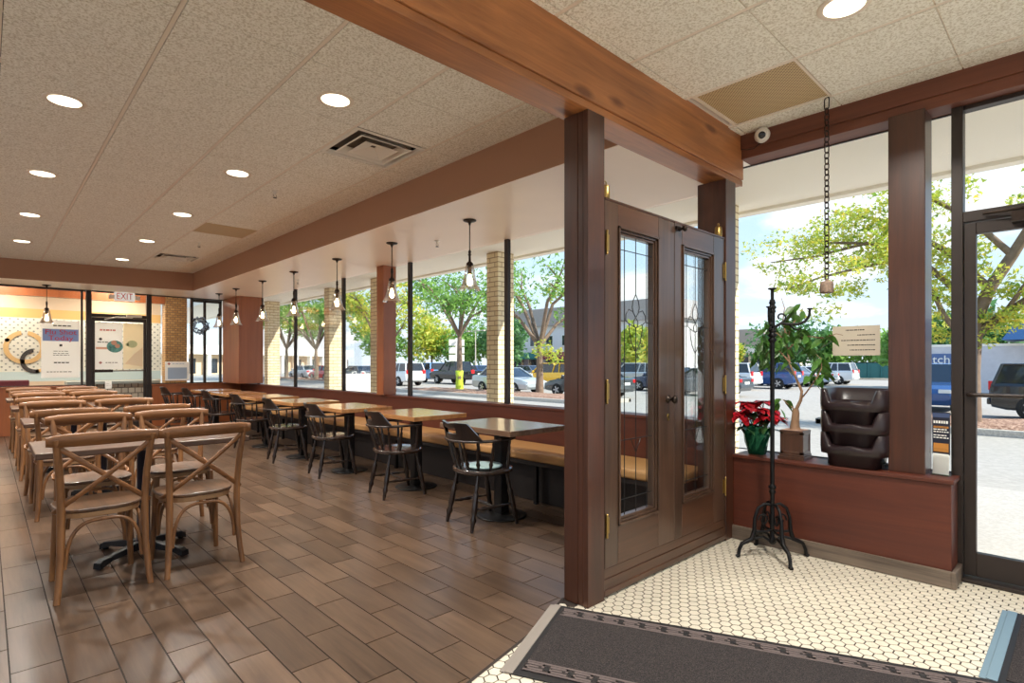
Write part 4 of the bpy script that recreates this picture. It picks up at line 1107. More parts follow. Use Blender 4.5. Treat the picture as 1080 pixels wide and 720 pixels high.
# ------------------------------------------------------------------ things on the low sill (z = .60)
SZ = .60
t = thing('poinsettia', 'red poinsettia in green foil wrapped pot on the sill next to the far post', 'plant', (4.0, 1.655, SZ))
b = MB(); rr = random.Random(11); n = 20; vs = []
for i, (r, z) in enumerate(((.055, .0), (.062, .02), (.078, .08), (.092, .14), (.104, .175), (.112, .19))):
    for j in range(n): w = 2 * PI * j / n; q = r * (1 + (.07 + .02 * i) * math.sin(j * PI) + rr.uniform(-.06, .06)); vs.append((q * math.cos(w) * .95, q * math.sin(w), z + (rr.uniform(-.02, .025) if i == 5 else 0)))
b.add(vs, [(i * n + j, i * n + (j + 1) % n, (i + 1) * n + (j + 1) % n, (i + 1) * n + j) for i in range(5) for j in range(n)] + [tuple(range(n - 1, -1, -1))]); b.build('foil_wrap', 'foil', t)
b = MB(); b.lathe([(.085, .14), (.0001, .145)], 16, caps=False); b.build('soil', 'mulch', t)
def leaf(mb, base, d, L, W, droop=.3, up=Vector((0, 0, 1)), fold=.12):
    d = Vector(d).normalized(); s = d.cross(up)
    if s.length < 1e-3: s = Vector((1, 0, 0))
    s.normalize(); nrm = s.cross(d)
    base = Vector(base); pts = []
    for u, w in ((0, .06), (.25, .8), (.5, 1), (.78, .62), (1, .02)):
        c = base + d * (L * u) - Vector((0, 0, 1)) * (droop * L * u * u)
        pts += [c - s * (W * w / 2) + nrm * fold * W * w, c, c + s * (W * w / 2) + nrm * fold * W * w]
    f = []
    for i in range(4):
        for k in range(2): f.append((i * 3 + k, i * 3 + k + 1, (i + 1) * 3 + k + 1, (i + 1) * 3 + k))
    mb.add(pts, f, True)
b = MB(); g = MB(); st = MB()
for k, (hx, hy, hz) in enumerate([(-.03, .05, .36), (.02, -.04, .37), (-.06, -.02, .32), (.05, .06, .31), (-.04, .11, .29), (.0, -.10, .31), (-.07, .07, .26), (.03, -.12, .25), (-.05, -.09, .27)]):
    st.tube([(hx * .25, hy * .25, .14), (hx * .7, hy * .7, .24), (hx, hy, hz)], .004, 6)
    for i in range(15):
        w = rr.uniform(0, 2 * PI); e = rr.uniform(-.1, .55)
        leaf(b, (hx, hy, hz), (math.cos(w), math.sin(w), e), rr.uniform(.075, .125), rr.uniform(.05, .07), .45)
    for i in range(6):
        w = rr.uniform(0, 2 * PI); leaf(g, (hx * .8, hy * .8, hz - .07), (math.cos(w), math.sin(w), .1), rr.uniform(.07, .11), .045, .5)
st.build('stem', 'leafdk', t); b.build('bract', 'bract', t); g.build('foliage', 'leafdk', t)

t = thing('potted_ficus', 'bare-trunked ficus with drooping green leaves in a dark square planter on the sill', 'plant', (4.0, 1.395, SZ))
b = MB()
b.box(-.085, .085, -.085, .085, .0, .022); b.box(-.078, .078, -.078, .078, .022, .036); b.box(-.07, .07, -.07, .07, .036, .185)
for sx, sy in ((1, 0), (-1, 0), (0, 1), (0, -1)):
    if sx: b.box(sx * .07 - .004, sx * .07 + .004, -.07, -.05, .036, .19); b.box(sx * .07 - .004, sx * .07 + .004, .05, .07, .036, .19); b.box(sx * .07 - .004, sx * .07 + .004, -.07, .07, .17, .19); b.box(sx * .07 - .004, sx * .07 + .004, -.07, .07, .036, .056)
    else: b.box(-.07, -.05, sy * .07 - .004, sy * .07 + .004, .036, .19); b.box(.05, .07, sy * .07 - .004, sy * .07 + .004, .036, .19); b.box(-.07, .07, sy * .07 - .004, sy * .07 + .004, .17, .19); b.box(-.07, .07, sy * .07 - .004, sy * .07 + .004, .036, .056)
b.box(-.075, .075, -.075, .075, .185, .196)
b.build('planter', 'planter', t, .002)
b = MB(); b.box(-.066, .066, -.066, .066, .192, .1985); b.build('soil', 'mulch', t)
tk = MB()
tk.tube([(0, 0, .19), (.005, .004, .22), (.0, .0, .26), (-.002, -.004, .31), (.0, -.002, .335)], [.036, .03, .025, .023, .02], 10)
BR = [[(0, 0, .32), (.0, -.035, .40), (.005, -.04, .46), (.01, .0, .55), (.0, .035, .64), (.0, .05, .74), (.0, .06, .84), (.01, .03, .94)],
      [(.005, -.03, .40), (-.005, -.07, .45), (.0, -.115, .52), (.0, -.145, .57), (.0, -.165, .62), (.0, -.16, .68), (.0, -.13, .71)],
      [(0, .04, .66), (-.02, .10, .74), (.0, .16, .76), (0, .20, .69)],
      [(0, .05, .74), (.02, -.02, .82), (.0, -.08, .83), (0, -.17, .815), (0, -.25, .84), (0, -.29, .83)],
      [(.01, .055, .80), (-.02, .02, .90), (0, -.03, .98), (0, -.05, 1.02)], [(0, .06, .80), (0, .12, .86), (0, .15, .85), (0, .17, .80)],
      [(0, .06, .84), (0, .08, .95), (.0, .07, 1.03), (0, .09, 1.10)], [(0, .0, .33), (-.01, .045, .37), (-.01, .08, .40)]]
for i, P in enumerate(BR):
    k = len(P); r0 = .012 if i == 0 else .006
    tk.tube(P, [r0 * (1 - .75 * q / (k - 1)) for q in range(k)], 8)
tk.build('trunk', 'bark_pl', t)
lf = MB(); rl = random.Random(21)
def cluster(c, n, sp, L=.078):
    for i in range(n):
        p = Vector(c) + Vector((rl.uniform(-sp, sp) * .7, rl.uniform(-sp, sp), rl.uniform(-sp, sp)))
        w = rl.uniform(0, 2 * PI); leaf(lf, p, (math.cos(w) * .6, math.sin(w), rl.uniform(-1.1, -.1)), rl.uniform(.75, 1.15) * L, rl.uniform(.5, .62) * L, .35, Vector((math.cos(w + 1), math.sin(w + 1), .5)))
for c, n, sp in [((0, .20, .78), 9, .05), ((0, .22, .70), 8, .04), ((-.01, .13, .82), 10, .06), ((0, .07, .90), 11, .06), ((0, .02, .98), 8, .05), ((0, -.03, 1.03), 5, .035), ((0, .0, .82), 10, .06), ((0, -.05, .86), 7, .05), ((0, .08, .73), 9, .05), ((0, -.06, .76), 7, .04), ((0, .05, .64), 5, .04), ((0, .15, .66), 5, .04),
                 ((0, -.19, .83), 4, .03), ((0, -.14, .80), 2, .03), ((0, -.145, .58), 8, .035), ((0, -.165, .65), 7, .03), ((0, -.12, .54), 6, .03), ((0, -.15, .70), 3, .025), ((0, -.175, .57), 4, .02), ((-.01, .075, .37), 8, .035), ((0, .18, .87), 6, .04)]: cluster(c, n, sp)
for c, n, sp in [((0, .24, .80), 6, .04), ((0, .25, .72), 5, .035), ((0, .18, .92), 6, .04)]: cluster(c, n, sp)
lf.build('foliage', 'leaf', t)

# booster seats, nested in a stack of three
def booster(loc, label, base=True):
    t = thing('booster_seat', label, 'booster seat', loc, 0, 'stacked booster seats')
    n = 48; sup = lambda w, a, b_: (abs(math.cos(w)) ** .45 * (1 if math.cos(w) >= 0 else -1) * a, abs(math.sin(w)) ** .45 * (1 if math.sin(w) >= 0 else -1) * b_)
    rings = []; sm = lambda e0, e1, x: (lambda q: q * q * (3 - 2 * q))(max(0, min(1, (x - e0) / (e1 - e0))))
    def rimz(w):
        x, y = sup(w, 1, 1)
        fr_ = sm(.35, .9, -x) * (1 - sm(.62, .82, abs(y)))    # front (toward -X) is scooped
        return .215 - .088 * fr_ + .013 * fr_ * math.exp(-(y / .16) ** 2)
    spec = [(.138, .140, lambda w: 0), (.146, .152, lambda w: .078), (.164, .184, lambda w: .080), (.166, .188, lambda w: .12), (.164, .187, lambda w: rimz(w) - .006), (.158, .182, lambda w: rimz(w)), (.142, .165, lambda w: rimz(w) - .004), (.128, .150, lambda w: .14), (.118, .138, lambda w: .128), (.02, .02, lambda w: .125)]
    b = MB(); vs = []
    for a, c, z in spec:
        for j in range(n):
            w = 2 * PI * j / n; x, y = sup(w, a, c); vs.append((x, y, z(w)))
    f = [(i * n + j, i * n + (j + 1) % n, (i + 1) * n + (j + 1) % n, (i + 1) * n + j) for i in range(len(spec) - 1) for j in range(n)]
    f += [tuple(range(n - 1, -1, -1)), tuple((len(spec) - 1) * n + j for j in range(n))]
    b.add(vs, f, True); b.build('shell', 'plastic', t)
    b = MB()
    for q in (-1, 1): b.box(-.05, .05, q * .150 - .006, q * .150 + .006, .0, .03)
    b.build('foot_rib', 'plastic', t, .002)
    return t
bs = booster((4.0 + .02, 1.03, SZ), 'dark brown booster seat at the bottom of the stack, standing on the sill')
dup(bs, (4.0 + .02, 1.028, SZ + .137), 0, 'dark brown booster seat in the middle of the stack on the sill')
dup(bs, (4.0 + .02, 1.031, SZ + .274), 0, 'dark brown booster seat on top of the stack, its scooped rim open')
# brochure stand between the red-brown post and the entrance mullion
t = thing('brochure_stand', 'clear stand with dark menu card and white leaflet on the sill end', 'brochure holder', (4.02, .605, SZ), R(-8))
fm = frame_mat((0, 0, 0), (0, -1, 0))
def up(mb, x0, x1, z0, z1, y0, y1, tilt=0):
    m = fm @ Matrix.Rotation(tilt, 4, 'X')
    mb.box(x0, x1, z0, z1, y0, y1, m)
b = MB(); up(b, -.045, .045, .0, .16, .028, .031); up(b, -.045, .045, .0, .004, -.03, .031); up(b, -.045, .045, 0, .36, -.012, -.009); b.build('acrylic_holder', thin_glass('acrylic', (.95, .96, .96, 1), 1.6), t)
b = MB(); up(b, -.042, .042, .12, .365, -.008, -.004); b.build('menu_card', plain('menu_navy', srgb(34, 36, 52), .4), t)
b = MB()
for z0, z1 in ((.335, .36),): up(b, -.04, .04, z0, z1, -.0035, -.002)
b.build('card_header', plain('menu_blue', srgb(70, 84, 120), .5), t)
b = MB(); r_ = random.Random(4)
for z in (.30, .262, .248, .228, .214):
    x = -.036
    while x < .03: w = r_.uniform(.006, .016); up(b, x, min(x + w, .036), z, z + (.016 if z in (.30,) else .006), -.0038, -.002); x += w + .004
b.build('card_lettering', 'paper', t)
b = MB()
for z in (.28, .274): up(b, -.036, .036, z, z + .004, -.0036, -.002)
up(b, -.036, .036, .135, .185, -.0036, -.0025); b.build('card_accent', plain('menu_amber', srgb(196, 132, 60), .5), t)
b = MB(); up(b, -.038, .036, .006, .125, .006, .009, R(-6)); up(b, -.03, .042, .006, .118, .014, .017, R(-6)); b.build('leaflet', 'paper', t)
# notice hanging in the window, read from outside so its print is reversed here
t = thing('window_sign', 'beige paper notice with reversed print fixed to the big entry window', 'notice', (4.160, 1.075, 1.30))
b = MB(); b.box(0, .002, -.138, .138, 0, .196); b.build('sheet', 'paper_beige', t)
b = MB(); r_ = random.Random(9)
for (z, y0, y1) in ((.165, -.05, .06), (.132, -.11, -.01), (.098, -.11, .085), (.066, -.11, .05), (.034, -.11, .035)):
    y = y0
    while y < y1: w = r_.uniform(.006, .02); b.box(-.0008, .0, y, min(y + w, y1), z, z + (.007 if z > .16 else .006)); y += w + .003
b.build('print_lettering', 'ink', t)

# ------------------------------------------------------------------ outside: canopy, brick piers, ground
cn = MB(); cn.box(4.16, 5.68, -5, 26, 2.80, 3.3); cn.box(5.62, 5.74, -5, 26, 2.77, 3.3); struct('ceiling_canopy', cn, 'canopy')
for i, y in enumerate((2.40, 5.68, 8.95, 10.87, 14.3)):
    p = MB(); p.box(5.15, 5.38 if i == 0 else 5.45, y, y + .24, -.2, 2.80); struct('wall_pier_%d' % (i + 1), p, 'cbrick', .003)
ex = MB()
gx = [4.0, 8.0, 11.5, 16.9, 110]; gz = [-.10, -.12, -.32, -.5, -.5]
def gquad(mb, i, y0=-60, y1=140): mb.add([(gx[i], y0, gz[i]), (gx[i + 1], y0, gz[i + 1]), (gx[i + 1], y1, gz[i + 1]), (gx[i], y1, gz[i])], [(0, 1, 2, 3)])
ex.cur = 0; gquad(ex, 0)
ex.cur = 1
for i in (1, 2, 3): gquad(ex, i)
ex.cur = 2; ex.add([(-60, -4.2, -.1), (-60, -60, -.1), (4.0, -60, -.1), (4.0, -4.2, -.1)], [(0, 1, 2, 3)]); ex.add([(-60, 60, -.1), (-60, -4.2, -.1), (-3.5, -4.2, -.1), (-3.5, 60, -.1)], [(0, 1, 2, 3)])  # unseen ground added beside and behind the room, pale to bounce daylight in
ex.cur = 0; ex.add([(-3.4, 16.1, -.1), (4.0, 16.1, -.1), (4.0, 60, -.1), (-3.4, 60, -.1)], [(0, 1, 2, 3)])
struct('floor_parking_lot', ex, ['concrete', 'asphalt', speckle('bounce_ground', srgb(214, 208, 198), srgb(230, 224, 214), 12, .9, .1)])
def island(label, x0, x1, y0, y1):
    t = thing('planting_island', label, 'planting bed', ((x0 + x1) / 2, (y0 + y1) / 2, -.5))
    hx, hy = (x1 - x0) / 2, (y1 - y0) / 2
    b = MB()
    for a in ((-hx, hx, -hy, -hy + .2), (-hx, hx, hy - .2, hy), (-hx, -hx + .2, -hy, hy), (hx - .2, hx, -hy, hy)): b.box(*a, -.1, .16)
    b.build('curb', 'curb', t, .03)
    b = MB(); n = 14; m = int(hy / .4); rr = random.Random(3); vs = []
    for i in range(n + 1):
        for j in range(m + 1):
            e = 0 if i in (0, n) or j in (0, m) else 1
            vs.append((-hx + .15 + (2 * hx - .3) * i / n, -hy + .15 + (2 * hy - .3) * j / m, .12 + e * (.06 + rr.uniform(0, .07))))
    b.add(vs, [(i * (m + 1) + j, (i + 1) * (m + 1) + j, (i + 1) * (m + 1) + j + 1, i * (m + 1) + j + 1) for i in range(n) for j in range(m)], True); b.build('mulch', 'mulch', t)
    return t
island('long curbed mulch bed in the parking lot, with trees, beyond the dining windows', 17.9, 20.9, 14.2, 29.0)
island('curbed mulch bed with a large tree, beyond the entrance door', 17.3, 20.6, -8, 5.5)
island('far curbed mulch bed under trees at the end of the lot', 20.8, 23.2, 44, 62)
# ------------------------------------------------------------------ cars
paint = {k: plain('car_paint_' + k, c, .25, .2 if k != 'white' else 0, coat=.8) for k, c in dict(white=srgb(236, 238, 240), silver=srgb(196, 204, 210), grey=srgb(110, 116, 124), black=srgb(30, 32, 38), blue=srgb(44, 82, 140), navy=srgb(38, 56, 88), yellow=srgb(250, 190, 20), red=srgb(200, 40, 56), skyblue=srgb(90, 140, 196), darkgrey=srgb(82, 88, 92)).items()}
CARS = {}
def car(kind, color, label, x, y, rz=0):
    """nose along local +y; origin at ground centre"""
    t = thing({'sedan': 'sedan_car', 'suv': 'suv_car', 'pickup': 'pickup_truck'}[kind], label, 'car', (x, y, -.5), rz)
    pt = paint[color]
    if kind == 'sedan': L, W, H = 4.7, 1.8, 1.45; side = [(-2.35, .55, .92), (-2.25, .30, 1.0), (-1.75, .25, 1.03), (-1.2, .22, 1.0), (.75, .22, .95), (1.1, .22, .93), (1.9, .25, .82), (2.25, .28, .70), (2.35, .40, .60)]; gh = [(-1.75, -1.15), (1.15, .25)]
    elif kind == 'suv': L, W, H = 4.6, 1.86, 1.72; side = [(-2.3, .55, 1.0), (-2.25, .38, 1.12), (-1.9, .30, 1.13), (-1.2, .28, 1.12), (.8, .28, 1.08), (1.15, .28, 1.07), (1.9, .30, .98), (2.2, .32, .86), (2.3, .48, .70)]; gh = [(-2.22, -2.0), (1.2, .45)]
    else: L, W, H = 5.5, 1.95, 1.82; side = [(-2.75, .60, 1.05), (-2.72, .45, 1.10), (-2.2, .40, 1.10), (-1.2, .38, 1.10), (1.0, .38, 1.14), (1.35, .38, 1.13), (2.3, .40, 1.06), (2.65, .42, .95), (2.75, .55, .80)]; gh = [(-.75, -.62), (1.4, .75)]
    hw = W / 2
    b = MB(); vs = []
    for i, (y, zb, zt) in enumerate(side):
        nar = .90 if i in (0, len(side) - 1) else (.97 if i in (1, len(side) - 2) else 1)
        w = hw * nar; zm = zb + (zt - zb) * .55
        half = [(w * .80, zb), (w * .96, zb + .06), (w, zm), (w * .985, zt - .10), (w * .93, zt - .02), (w * .80, zt)]
        vs += [(x_, y, z) for x_, z in half] + [(-x_, y, z) for x_, z in half[::-1]]
    n = 12; m = len(side)
    f = [(i * n + j, i * n + (j + 1) % n, (i + 1) * n + (j + 1) % n, (i + 1) * n + j) for i in range(m - 1) for j in range(n)] + [tuple(range(n - 1, -1, -1)), tuple((m - 1) * n + j for j in range(n))]
    b.add(vs, f)
    ybelt0, yroof0 = gh[0]; ybelt1, yroof1 = gh[1]
    zb_ = 1.0 if kind == 'sedan' else 1.10
    wr = hw * .74; wb_ = hw * .90
    # roof panel and pillars in body colour
    b.add([(-wr, yroof0 + .05, H - .03), (wr, yroof0 + .05, H - .03), (wr, yroof1 - .05, H - .03), (-wr, yroof1 - .05, H - .03), (-wr * .93, yroof0 + .12, H), (wr * .93, yroof0 + .12, H), (wr * .93, yroof1 - .2, H), (-wr * .93, yroof1 - .2, H)], [(0, 1, 5, 4), (1, 2, 6, 5), (2, 3, 7, 6), (3, 0, 4, 7), (4, 5, 6, 7), (3, 2, 1, 0)])
    pill = [(ybelt0, yroof0), ((ybelt0 + ybelt1) / 2 - .15, (yroof0 + yroof1) / 2 - .05), (ybelt1, yroof1)]
    if kind == 'suv': pill.insert(1, (-1.25, -1.2))
    for s in (-1, 1):
        for ya, yb in pill: b.tube([(s * (wb_ + .012), ya, zb_ - .06), (s * (wr + .012), yb, H - .02)], .045, 6)
        b.tube([(s * (wr + .005), yroof0, H - .03), (s * (wr + .005), yroof1, H - .03)], .035, 6)
    body = b.build('body', pt, t, .02)
    b = MB(); g0 = .02
    b.add([(-wb_, ybelt0, zb_ - .08), (wb_, ybelt0, zb_ - .08), (wb_, ybelt1, zb_ - .08), (-wb_, ybelt1, zb_ - .08), (-wr, yroof0, H - .035), (wr, yroof0, H - .035), (wr, yroof1, H - .035), (-wr, yroof1, H - .035)], [(0, 1, 5, 4), (1, 2, 6, 5), (2, 3, 7, 6), (3, 0, 4, 7), (4, 5, 6, 7), (3, 2, 1, 0)])
    b.build('windows', 'carglass', t)
    wy = L * .285; wrad = .33 if kind == 'sedan' else .37
    for s in (-1, 1):
        for yy in (-wy, wy + .05):
            m_ = Matrix.Translation((s * (hw - .10), yy, wrad)) @ Matrix.Rotation(R(90), 4, 'Y')
            b = MB(); b.lathe([(wrad * .62, -.115), (wrad * .96, -.115), (wrad, -.09), (wrad, .09), (wrad * .96, .115), (wrad * .62, .115)], 24, mat=m_)
            wh = b.build('wheel', 'rubber', t)
            b = MB(); q = .118 * s
            b.lathe([(.0001, q), (.05, q), (.06, q - s * .02), (wrad * .60, q - s * .03), (wrad * .64, q)], 24, mat=m_, caps=False)
            for k in range(5):
                a = 2 * PI * k / 5; mm = m_ @ Matrix.Rotation(a, 4, 'Z'); b.box(-.035, .035, .03, wrad * .6, q - .012, q + .004, mm)
            b.build('rim', 'alloy', wh)
    yb = side[0][0]; yf = side[-1][0]
    zt = .86 if kind == 'sedan' else 1.0
    for s in (-1, 1):
        b = MB(); b.box(s * hw * .60, s * hw * .90, yb - .02, yb + .10, zt - .10, zt + (.06 if kind == 'sedan' else .18)); b.build('tail_light', 'tail', t, .01)
        b = MB(); b.box(s * hw * .52, s * hw * .88, yf - .16, yf - .01, side[-2][2] - .13, side[-2][2] - .01); b.build('headlight', 'headlamp', t, .01)
        b = MB(); b.box(s * (hw + .02), s * (hw + .16), ybelt1 - .35, ybelt1 - .22, zb_ - .02, zb_ + .11); b.build('mirror', pt, t, .02)
    b = MB(); b.box(-hw * .85, hw * .85, yb - .06, yb + .1, side[0][1] - .1, side[0][1] + .10); b.build('bumper', pt if kind != 'pickup' else 'chrome', t, .03)
    b = MB(); b.box(-.26, .26, yb - .03, yb, zt - .22, zt - .09); b.build('number_plate', 'white', t)
    return t
car('suv', 'white', 'white SUV turned tail-on beyond the dining window, between post and mullion', 23.1, 36.8)
car('pickup', 'black', 'black pickup truck parked behind the first tree outside the dining windows', 27.9, 35.6)
car('sedan', 'silver', 'silver sedan half hidden by the brick pier outside the dining windows', 21.95, 23.3, PI)
car('sedan', 'darkgrey', 'dark grey car in front of the yellow one, beside the second tree', 22.5, 17.9)
car('suv', 'yellow', 'yellow SUV behind the second tree outside the dining windows', 27.9, 25.2)
car('sedan', 'darkgrey', 'dark grey sedan seen from behind, right beside the leaded doors post', 27.8, 14.35)
car('suv', 'white', 'white SUV parked between the dark grey sedan and the blue SUV', 35.1, 16.8)
car('suv', 'blue', 'blue SUV seen through the ficus and coat rack', 38.5, 15.5)
car('sedan', 'silver', 'silver sedan parked next to the blue SUV behind the ficus', 43.0, 15.8)
car('sedan', 'white', 'white sedan behind the ficus leaves, left of the white SUV below the notice', 46.2, 15.6)
car('suv', 'white', 'white SUV parked below the beige window notice', 49.3, 15.0)
car('suv', 'black', 'black SUV broadside beyond the glass entrance door', 23.4, -.1, PI)
car('suv', 'blue', 'blue SUV nose-on between the red-brown post and the entrance door frame', 25.2, 4.0, R(90))
car('sedan', 'red', 'red car behind the left trees outside the far dining windows', 24.2, 51.6)
car('sedan', 'grey', 'grey car parked in front of the red one by the left trees', 24.6, 46.2)
car('sedan', 'silver', 'pale silver car farthest left behind the left trees', 24.4, 57.2)
car('suv', 'skyblue', 'light blue SUV behind the white sandwich board', 28.6, 41.5)
car('sedan', 'blue', 'blue sedan beyond the pickup in the far parking row', 36.5, 44.0)
car('sedan', 'grey', 'grey sedan at the far right of the back parking row past the pickup', 37.5, 37.5)
car('suv', 'silver', 'silver SUV behind the left leaded pane', 33.6, 22.4)
car('sedan', 'navy', 'navy sedan between the two leaded doors in the lot', 30.2, 18.0)
# sandwich board
t = thing('sandwich_board', 'white sandwich board standing outside between brick pier and timber post', 'sign board', (8.8, 16.45, -.125), R(-20))
b = MB(); m = Matrix.Rotation(R(8), 4, 'X'); b.box(-.42, .42, -.02, .02, 0, 1.02, Matrix.Translation((0, -.14, 0)) @ Matrix.Rotation(R(-7), 4, 'X')); b.build('front_panel', 'white', t, .02)
b = MB(); b.box(-.42, .42, -.02, .02, 0, 1.02, Matrix.Translation((0, .14, 0)) @ Matrix.Rotation(R(7), 4, 'X')); b.build('back_panel', 'white', t, .02)
b = MB(); b.tube([(-.2, 0, 1.0), (-.2, 0, 1.06), (-.08, 0, 1.08), (-.08, 0, 1.0)], .015, 6); b.tube([(.2, 0, 1.0), (.2, 0, 1.06), (.08, 0, 1.08), (.08, 0, 1.0)], .015, 6); b.build('handle', 'white', t)
# dumpster
t = thing('dumpster', 'teal metal dumpster at the back of the lot below the notice', 'dumpster', (66.5, 15.5, -.5), R(20))
b = MB(); b.add([(-1.2, -2.4, .15), (1.2, -2.4, .15), (1.2, 2.4, .15), (-1.2, 2.4, .15), (-1.35, -2.5, 1.7), (1.35, -2.5, 1.7), (1.35, 2.5, 1.7), (-1.35, 2.5, 1.7)], [(0, 1, 5, 4), (1, 2, 6, 5), (2, 3, 7, 6), (3, 0, 4, 7), (4, 5, 6, 7), (3, 2, 1, 0)])
for y in (-1.6, -.5, .6, 1.7): b.box(-1.42, -1.28, y, y + .12, .2, 1.7)
b.build('bin', plain('teal_steel', srgb(36, 104, 106), .5), t)
b = MB(); b.box(-1.4, 1.4, -2.55, -.02, 1.7, 1.78); b.box(-1.4, 1.4, .02, 2.55, 1.7, 1.78); b.build('lid', 'blackmetal', t)
# ------------------------------------------------------------------ trees
def foliage_mat(name, c1, c2, c3):
    m, nt, b = _new(name)
    at = N(nt, 'ShaderNodeAttribute', attribute_name='tint')
    rp = N(nt, 'ShaderNodeValToRGB'); e = rp.color_ramp.elements
    e[0].position = 0; e[0].color = c1; e[1].position = 1; e[1].color = c3
    x = rp.color_ramp.elements.new(.5); x.color = c2
    sp = N(nt, 'ShaderNodeSeparateColor'); nt.links.new(at.outputs['Color'], sp.inputs[0]); nt.links.new(sp.outputs[0], rp.inputs[0])
    nt.links.new(rp.outputs[0], b.inputs['Base Color']); b.inputs['Roughness'].default_value = .6
    out = nt.nodes.get('Material Output'); tl = N(nt, 'ShaderNodeBsdfTranslucent'); nt.links.new(rp.outputs[0], tl.inputs[0])
    mx = N(nt, 'ShaderNodeMixShader'); mx.inputs[0].default_value = .45
    nt.links.new(b.outputs[0], mx.inputs[1]); nt.links.new(tl.outputs[0], mx.inputs[2]); nt.links.new(mx.outputs[0], out.inputs[0])
    return m
FG = foliage_mat('foliage_green', srgb(96, 142, 60), srgb(132, 176, 82), srgb(168, 204, 110))
FY = foliage_mat('foliage_yellow', srgb(128, 168, 64), srgb(196, 208, 90), srgb(240, 216, 92))
FD = foliage_mat('foliage_dark', srgb(56, 100, 56), srgb(92, 140, 82), srgb(132, 176, 116))
def leafcloud(mb, c, rad, n, size, r, flat=.8):
    for i in range(n):
        while True:
            p = Vector((r.uniform(-1, 1), r.uniform(-1, 1), r.uniform(-1, 1)))
            if p.length < 1: break
        p = Vector((p.x * rad, p.y * rad, p.z * rad * flat)) + Vector(c)
        d = Vector((r.gauss(0, 1), r.gauss(0, 1), r.gauss(0, .7))).normalized(); s = d.orthogonal().normalized()
        s = (Matrix.Rotation(r.uniform(0, 6.28), 3, d) @ s); L = size * r.uniform(.6, 1.3); W = L * .75
        mb.curt = (min(1, max(0, r.gauss(.5, .25))), 0, 0)
        mb.add([p - s * W / 2, p + d * L * .5 - s * W * .1, p + d * L, p + d * L * .5 + s * W * .6], [(0, 1, 2, 3)])
def branchy(trunk_pts, r0, limbs):
    b = MB(); k = len(trunk_pts); b.tube(trunk_pts, [r0 * (1 - .45 * i / (k - 1)) for i in range(k)], 10)
    for P, r in limbs: b.tube(P, [r * (1 - .75 * i / (len(P) - 1)) for i in range(len(P))], 7)
    return b
def grow(seed, H, fork, spread, r0, nl, mat, leafsize, per, lean=(0, 0)):
    """returns trunk MB and foliage MB"""
    r = random.Random(seed); base = Vector((0, 0, 0)); top = Vector((lean[0], lean[1], fork))
    tp = [base, base * .5 + top * .35 + Vector((r.uniform(-.05, .05), r.uniform(-.05, .05), 0)), base * .2 + top * .75, top]
    limbs = []; tips = []
    for i in range(nl):
        a = 2 * PI * i / nl + r.uniform(-.4, .4); ln = spread * r.uniform(.75, 1.1); rise = (H - fork) * r.uniform(.45, .95)
        e = top + Vector((math.cos(a) * ln, math.sin(a) * ln, rise)); m1 = top.lerp(e, .4) + Vector((r.uniform(-.2, .2), r.uniform(-.2, .2), rise * .15)); m2 = top.lerp(e, .72) + Vector((r.uniform(-.2, .2), r.uniform(-.2, .2), rise * .08))
        limbs.append(([top - Vector((0, 0, .15)), m1, m2, e], r0 * .5)); tips += [m2, e, m1.lerp(m2, .5)]
        for q in range(3):
            a2 = a + r.uniform(-1.1, 1.1); s = m1.lerp(e, r.uniform(0.1, .8)); l2 = ln * r.uniform(.35, .6)
            e2 = s + Vector((math.cos(a2) * l2, math.sin(a2) * l2, rise * r.uniform(-.05, .4))); limbs.append(([s, s.lerp(e2, .5) + Vector((0, 0, .12)), e2], r0 * .22)); tips += [e2, s.lerp(e2, .6)]
    tb = branchy(tp, r0, limbs); fb = MB()
    for p in tips: leafcloud(fb, p, spread * .30, per, leafsize, r, .6)
    return tb, fb
def tree(name, label, loc, tb_fb, mat, group=None, rz=0):
    t = thing(name, label, 'tree', loc, rz, group)
    tb_fb[0].build('trunk', 'bark', t); tb_fb[1].build('foliage', mat, t)
    return t
t1 = tree('street_tree', 'young tree with lime green trunk wrap in the mulch bed, outside the dining windows', (20.0, 25.4, -.38), grow(4, 7.2, 3.3, 3.0, .20, 7, FG, .26, 46), FG)
b = MB(); b.lathe([(.24, .0), (.235, .3), (.20, .75), (.24, 1.15), (.16, 1.16)], 14, caps=False); b.build('trunk_wrap', plain('lime_wrap', srgb(196, 214, 60), .7, bump=.5, bscale=12), t1)
t2 = tree('street_tree', 'tree with dark forked trunk in the mulch bed, in front of the yellow SUV', (20.6, 19.55, -.38), grow(9, 6.9, 2.6, 2.8, .22, 6, FG, .24, 30), FG)
fy = MB(); rq = random.Random(2)
for c in ((-.3, -1.2, 5.1), (-.6, -.8, 2.3), (.1, -1.0, 2.0)): leafcloud(fy, c, .55, 120, .2, rq)
fy.build('autumn_foliage', FY, t2)
tL = tree('lot_tree', 'tall green tree by the red car, left one of the two at the far windows', (22.4, 57.0, -.4), grow(12, 9, 3.2, 4.2, .22, 7, FY, .4, 60), FG)
tree('lot_tree', 'tall green tree by the grey car, right one of the two at the far windows', (22.2, 49.6, -.4), grow(15, 8.5, 3.0, 4.0, .22, 7, FY, .4, 60), FG)
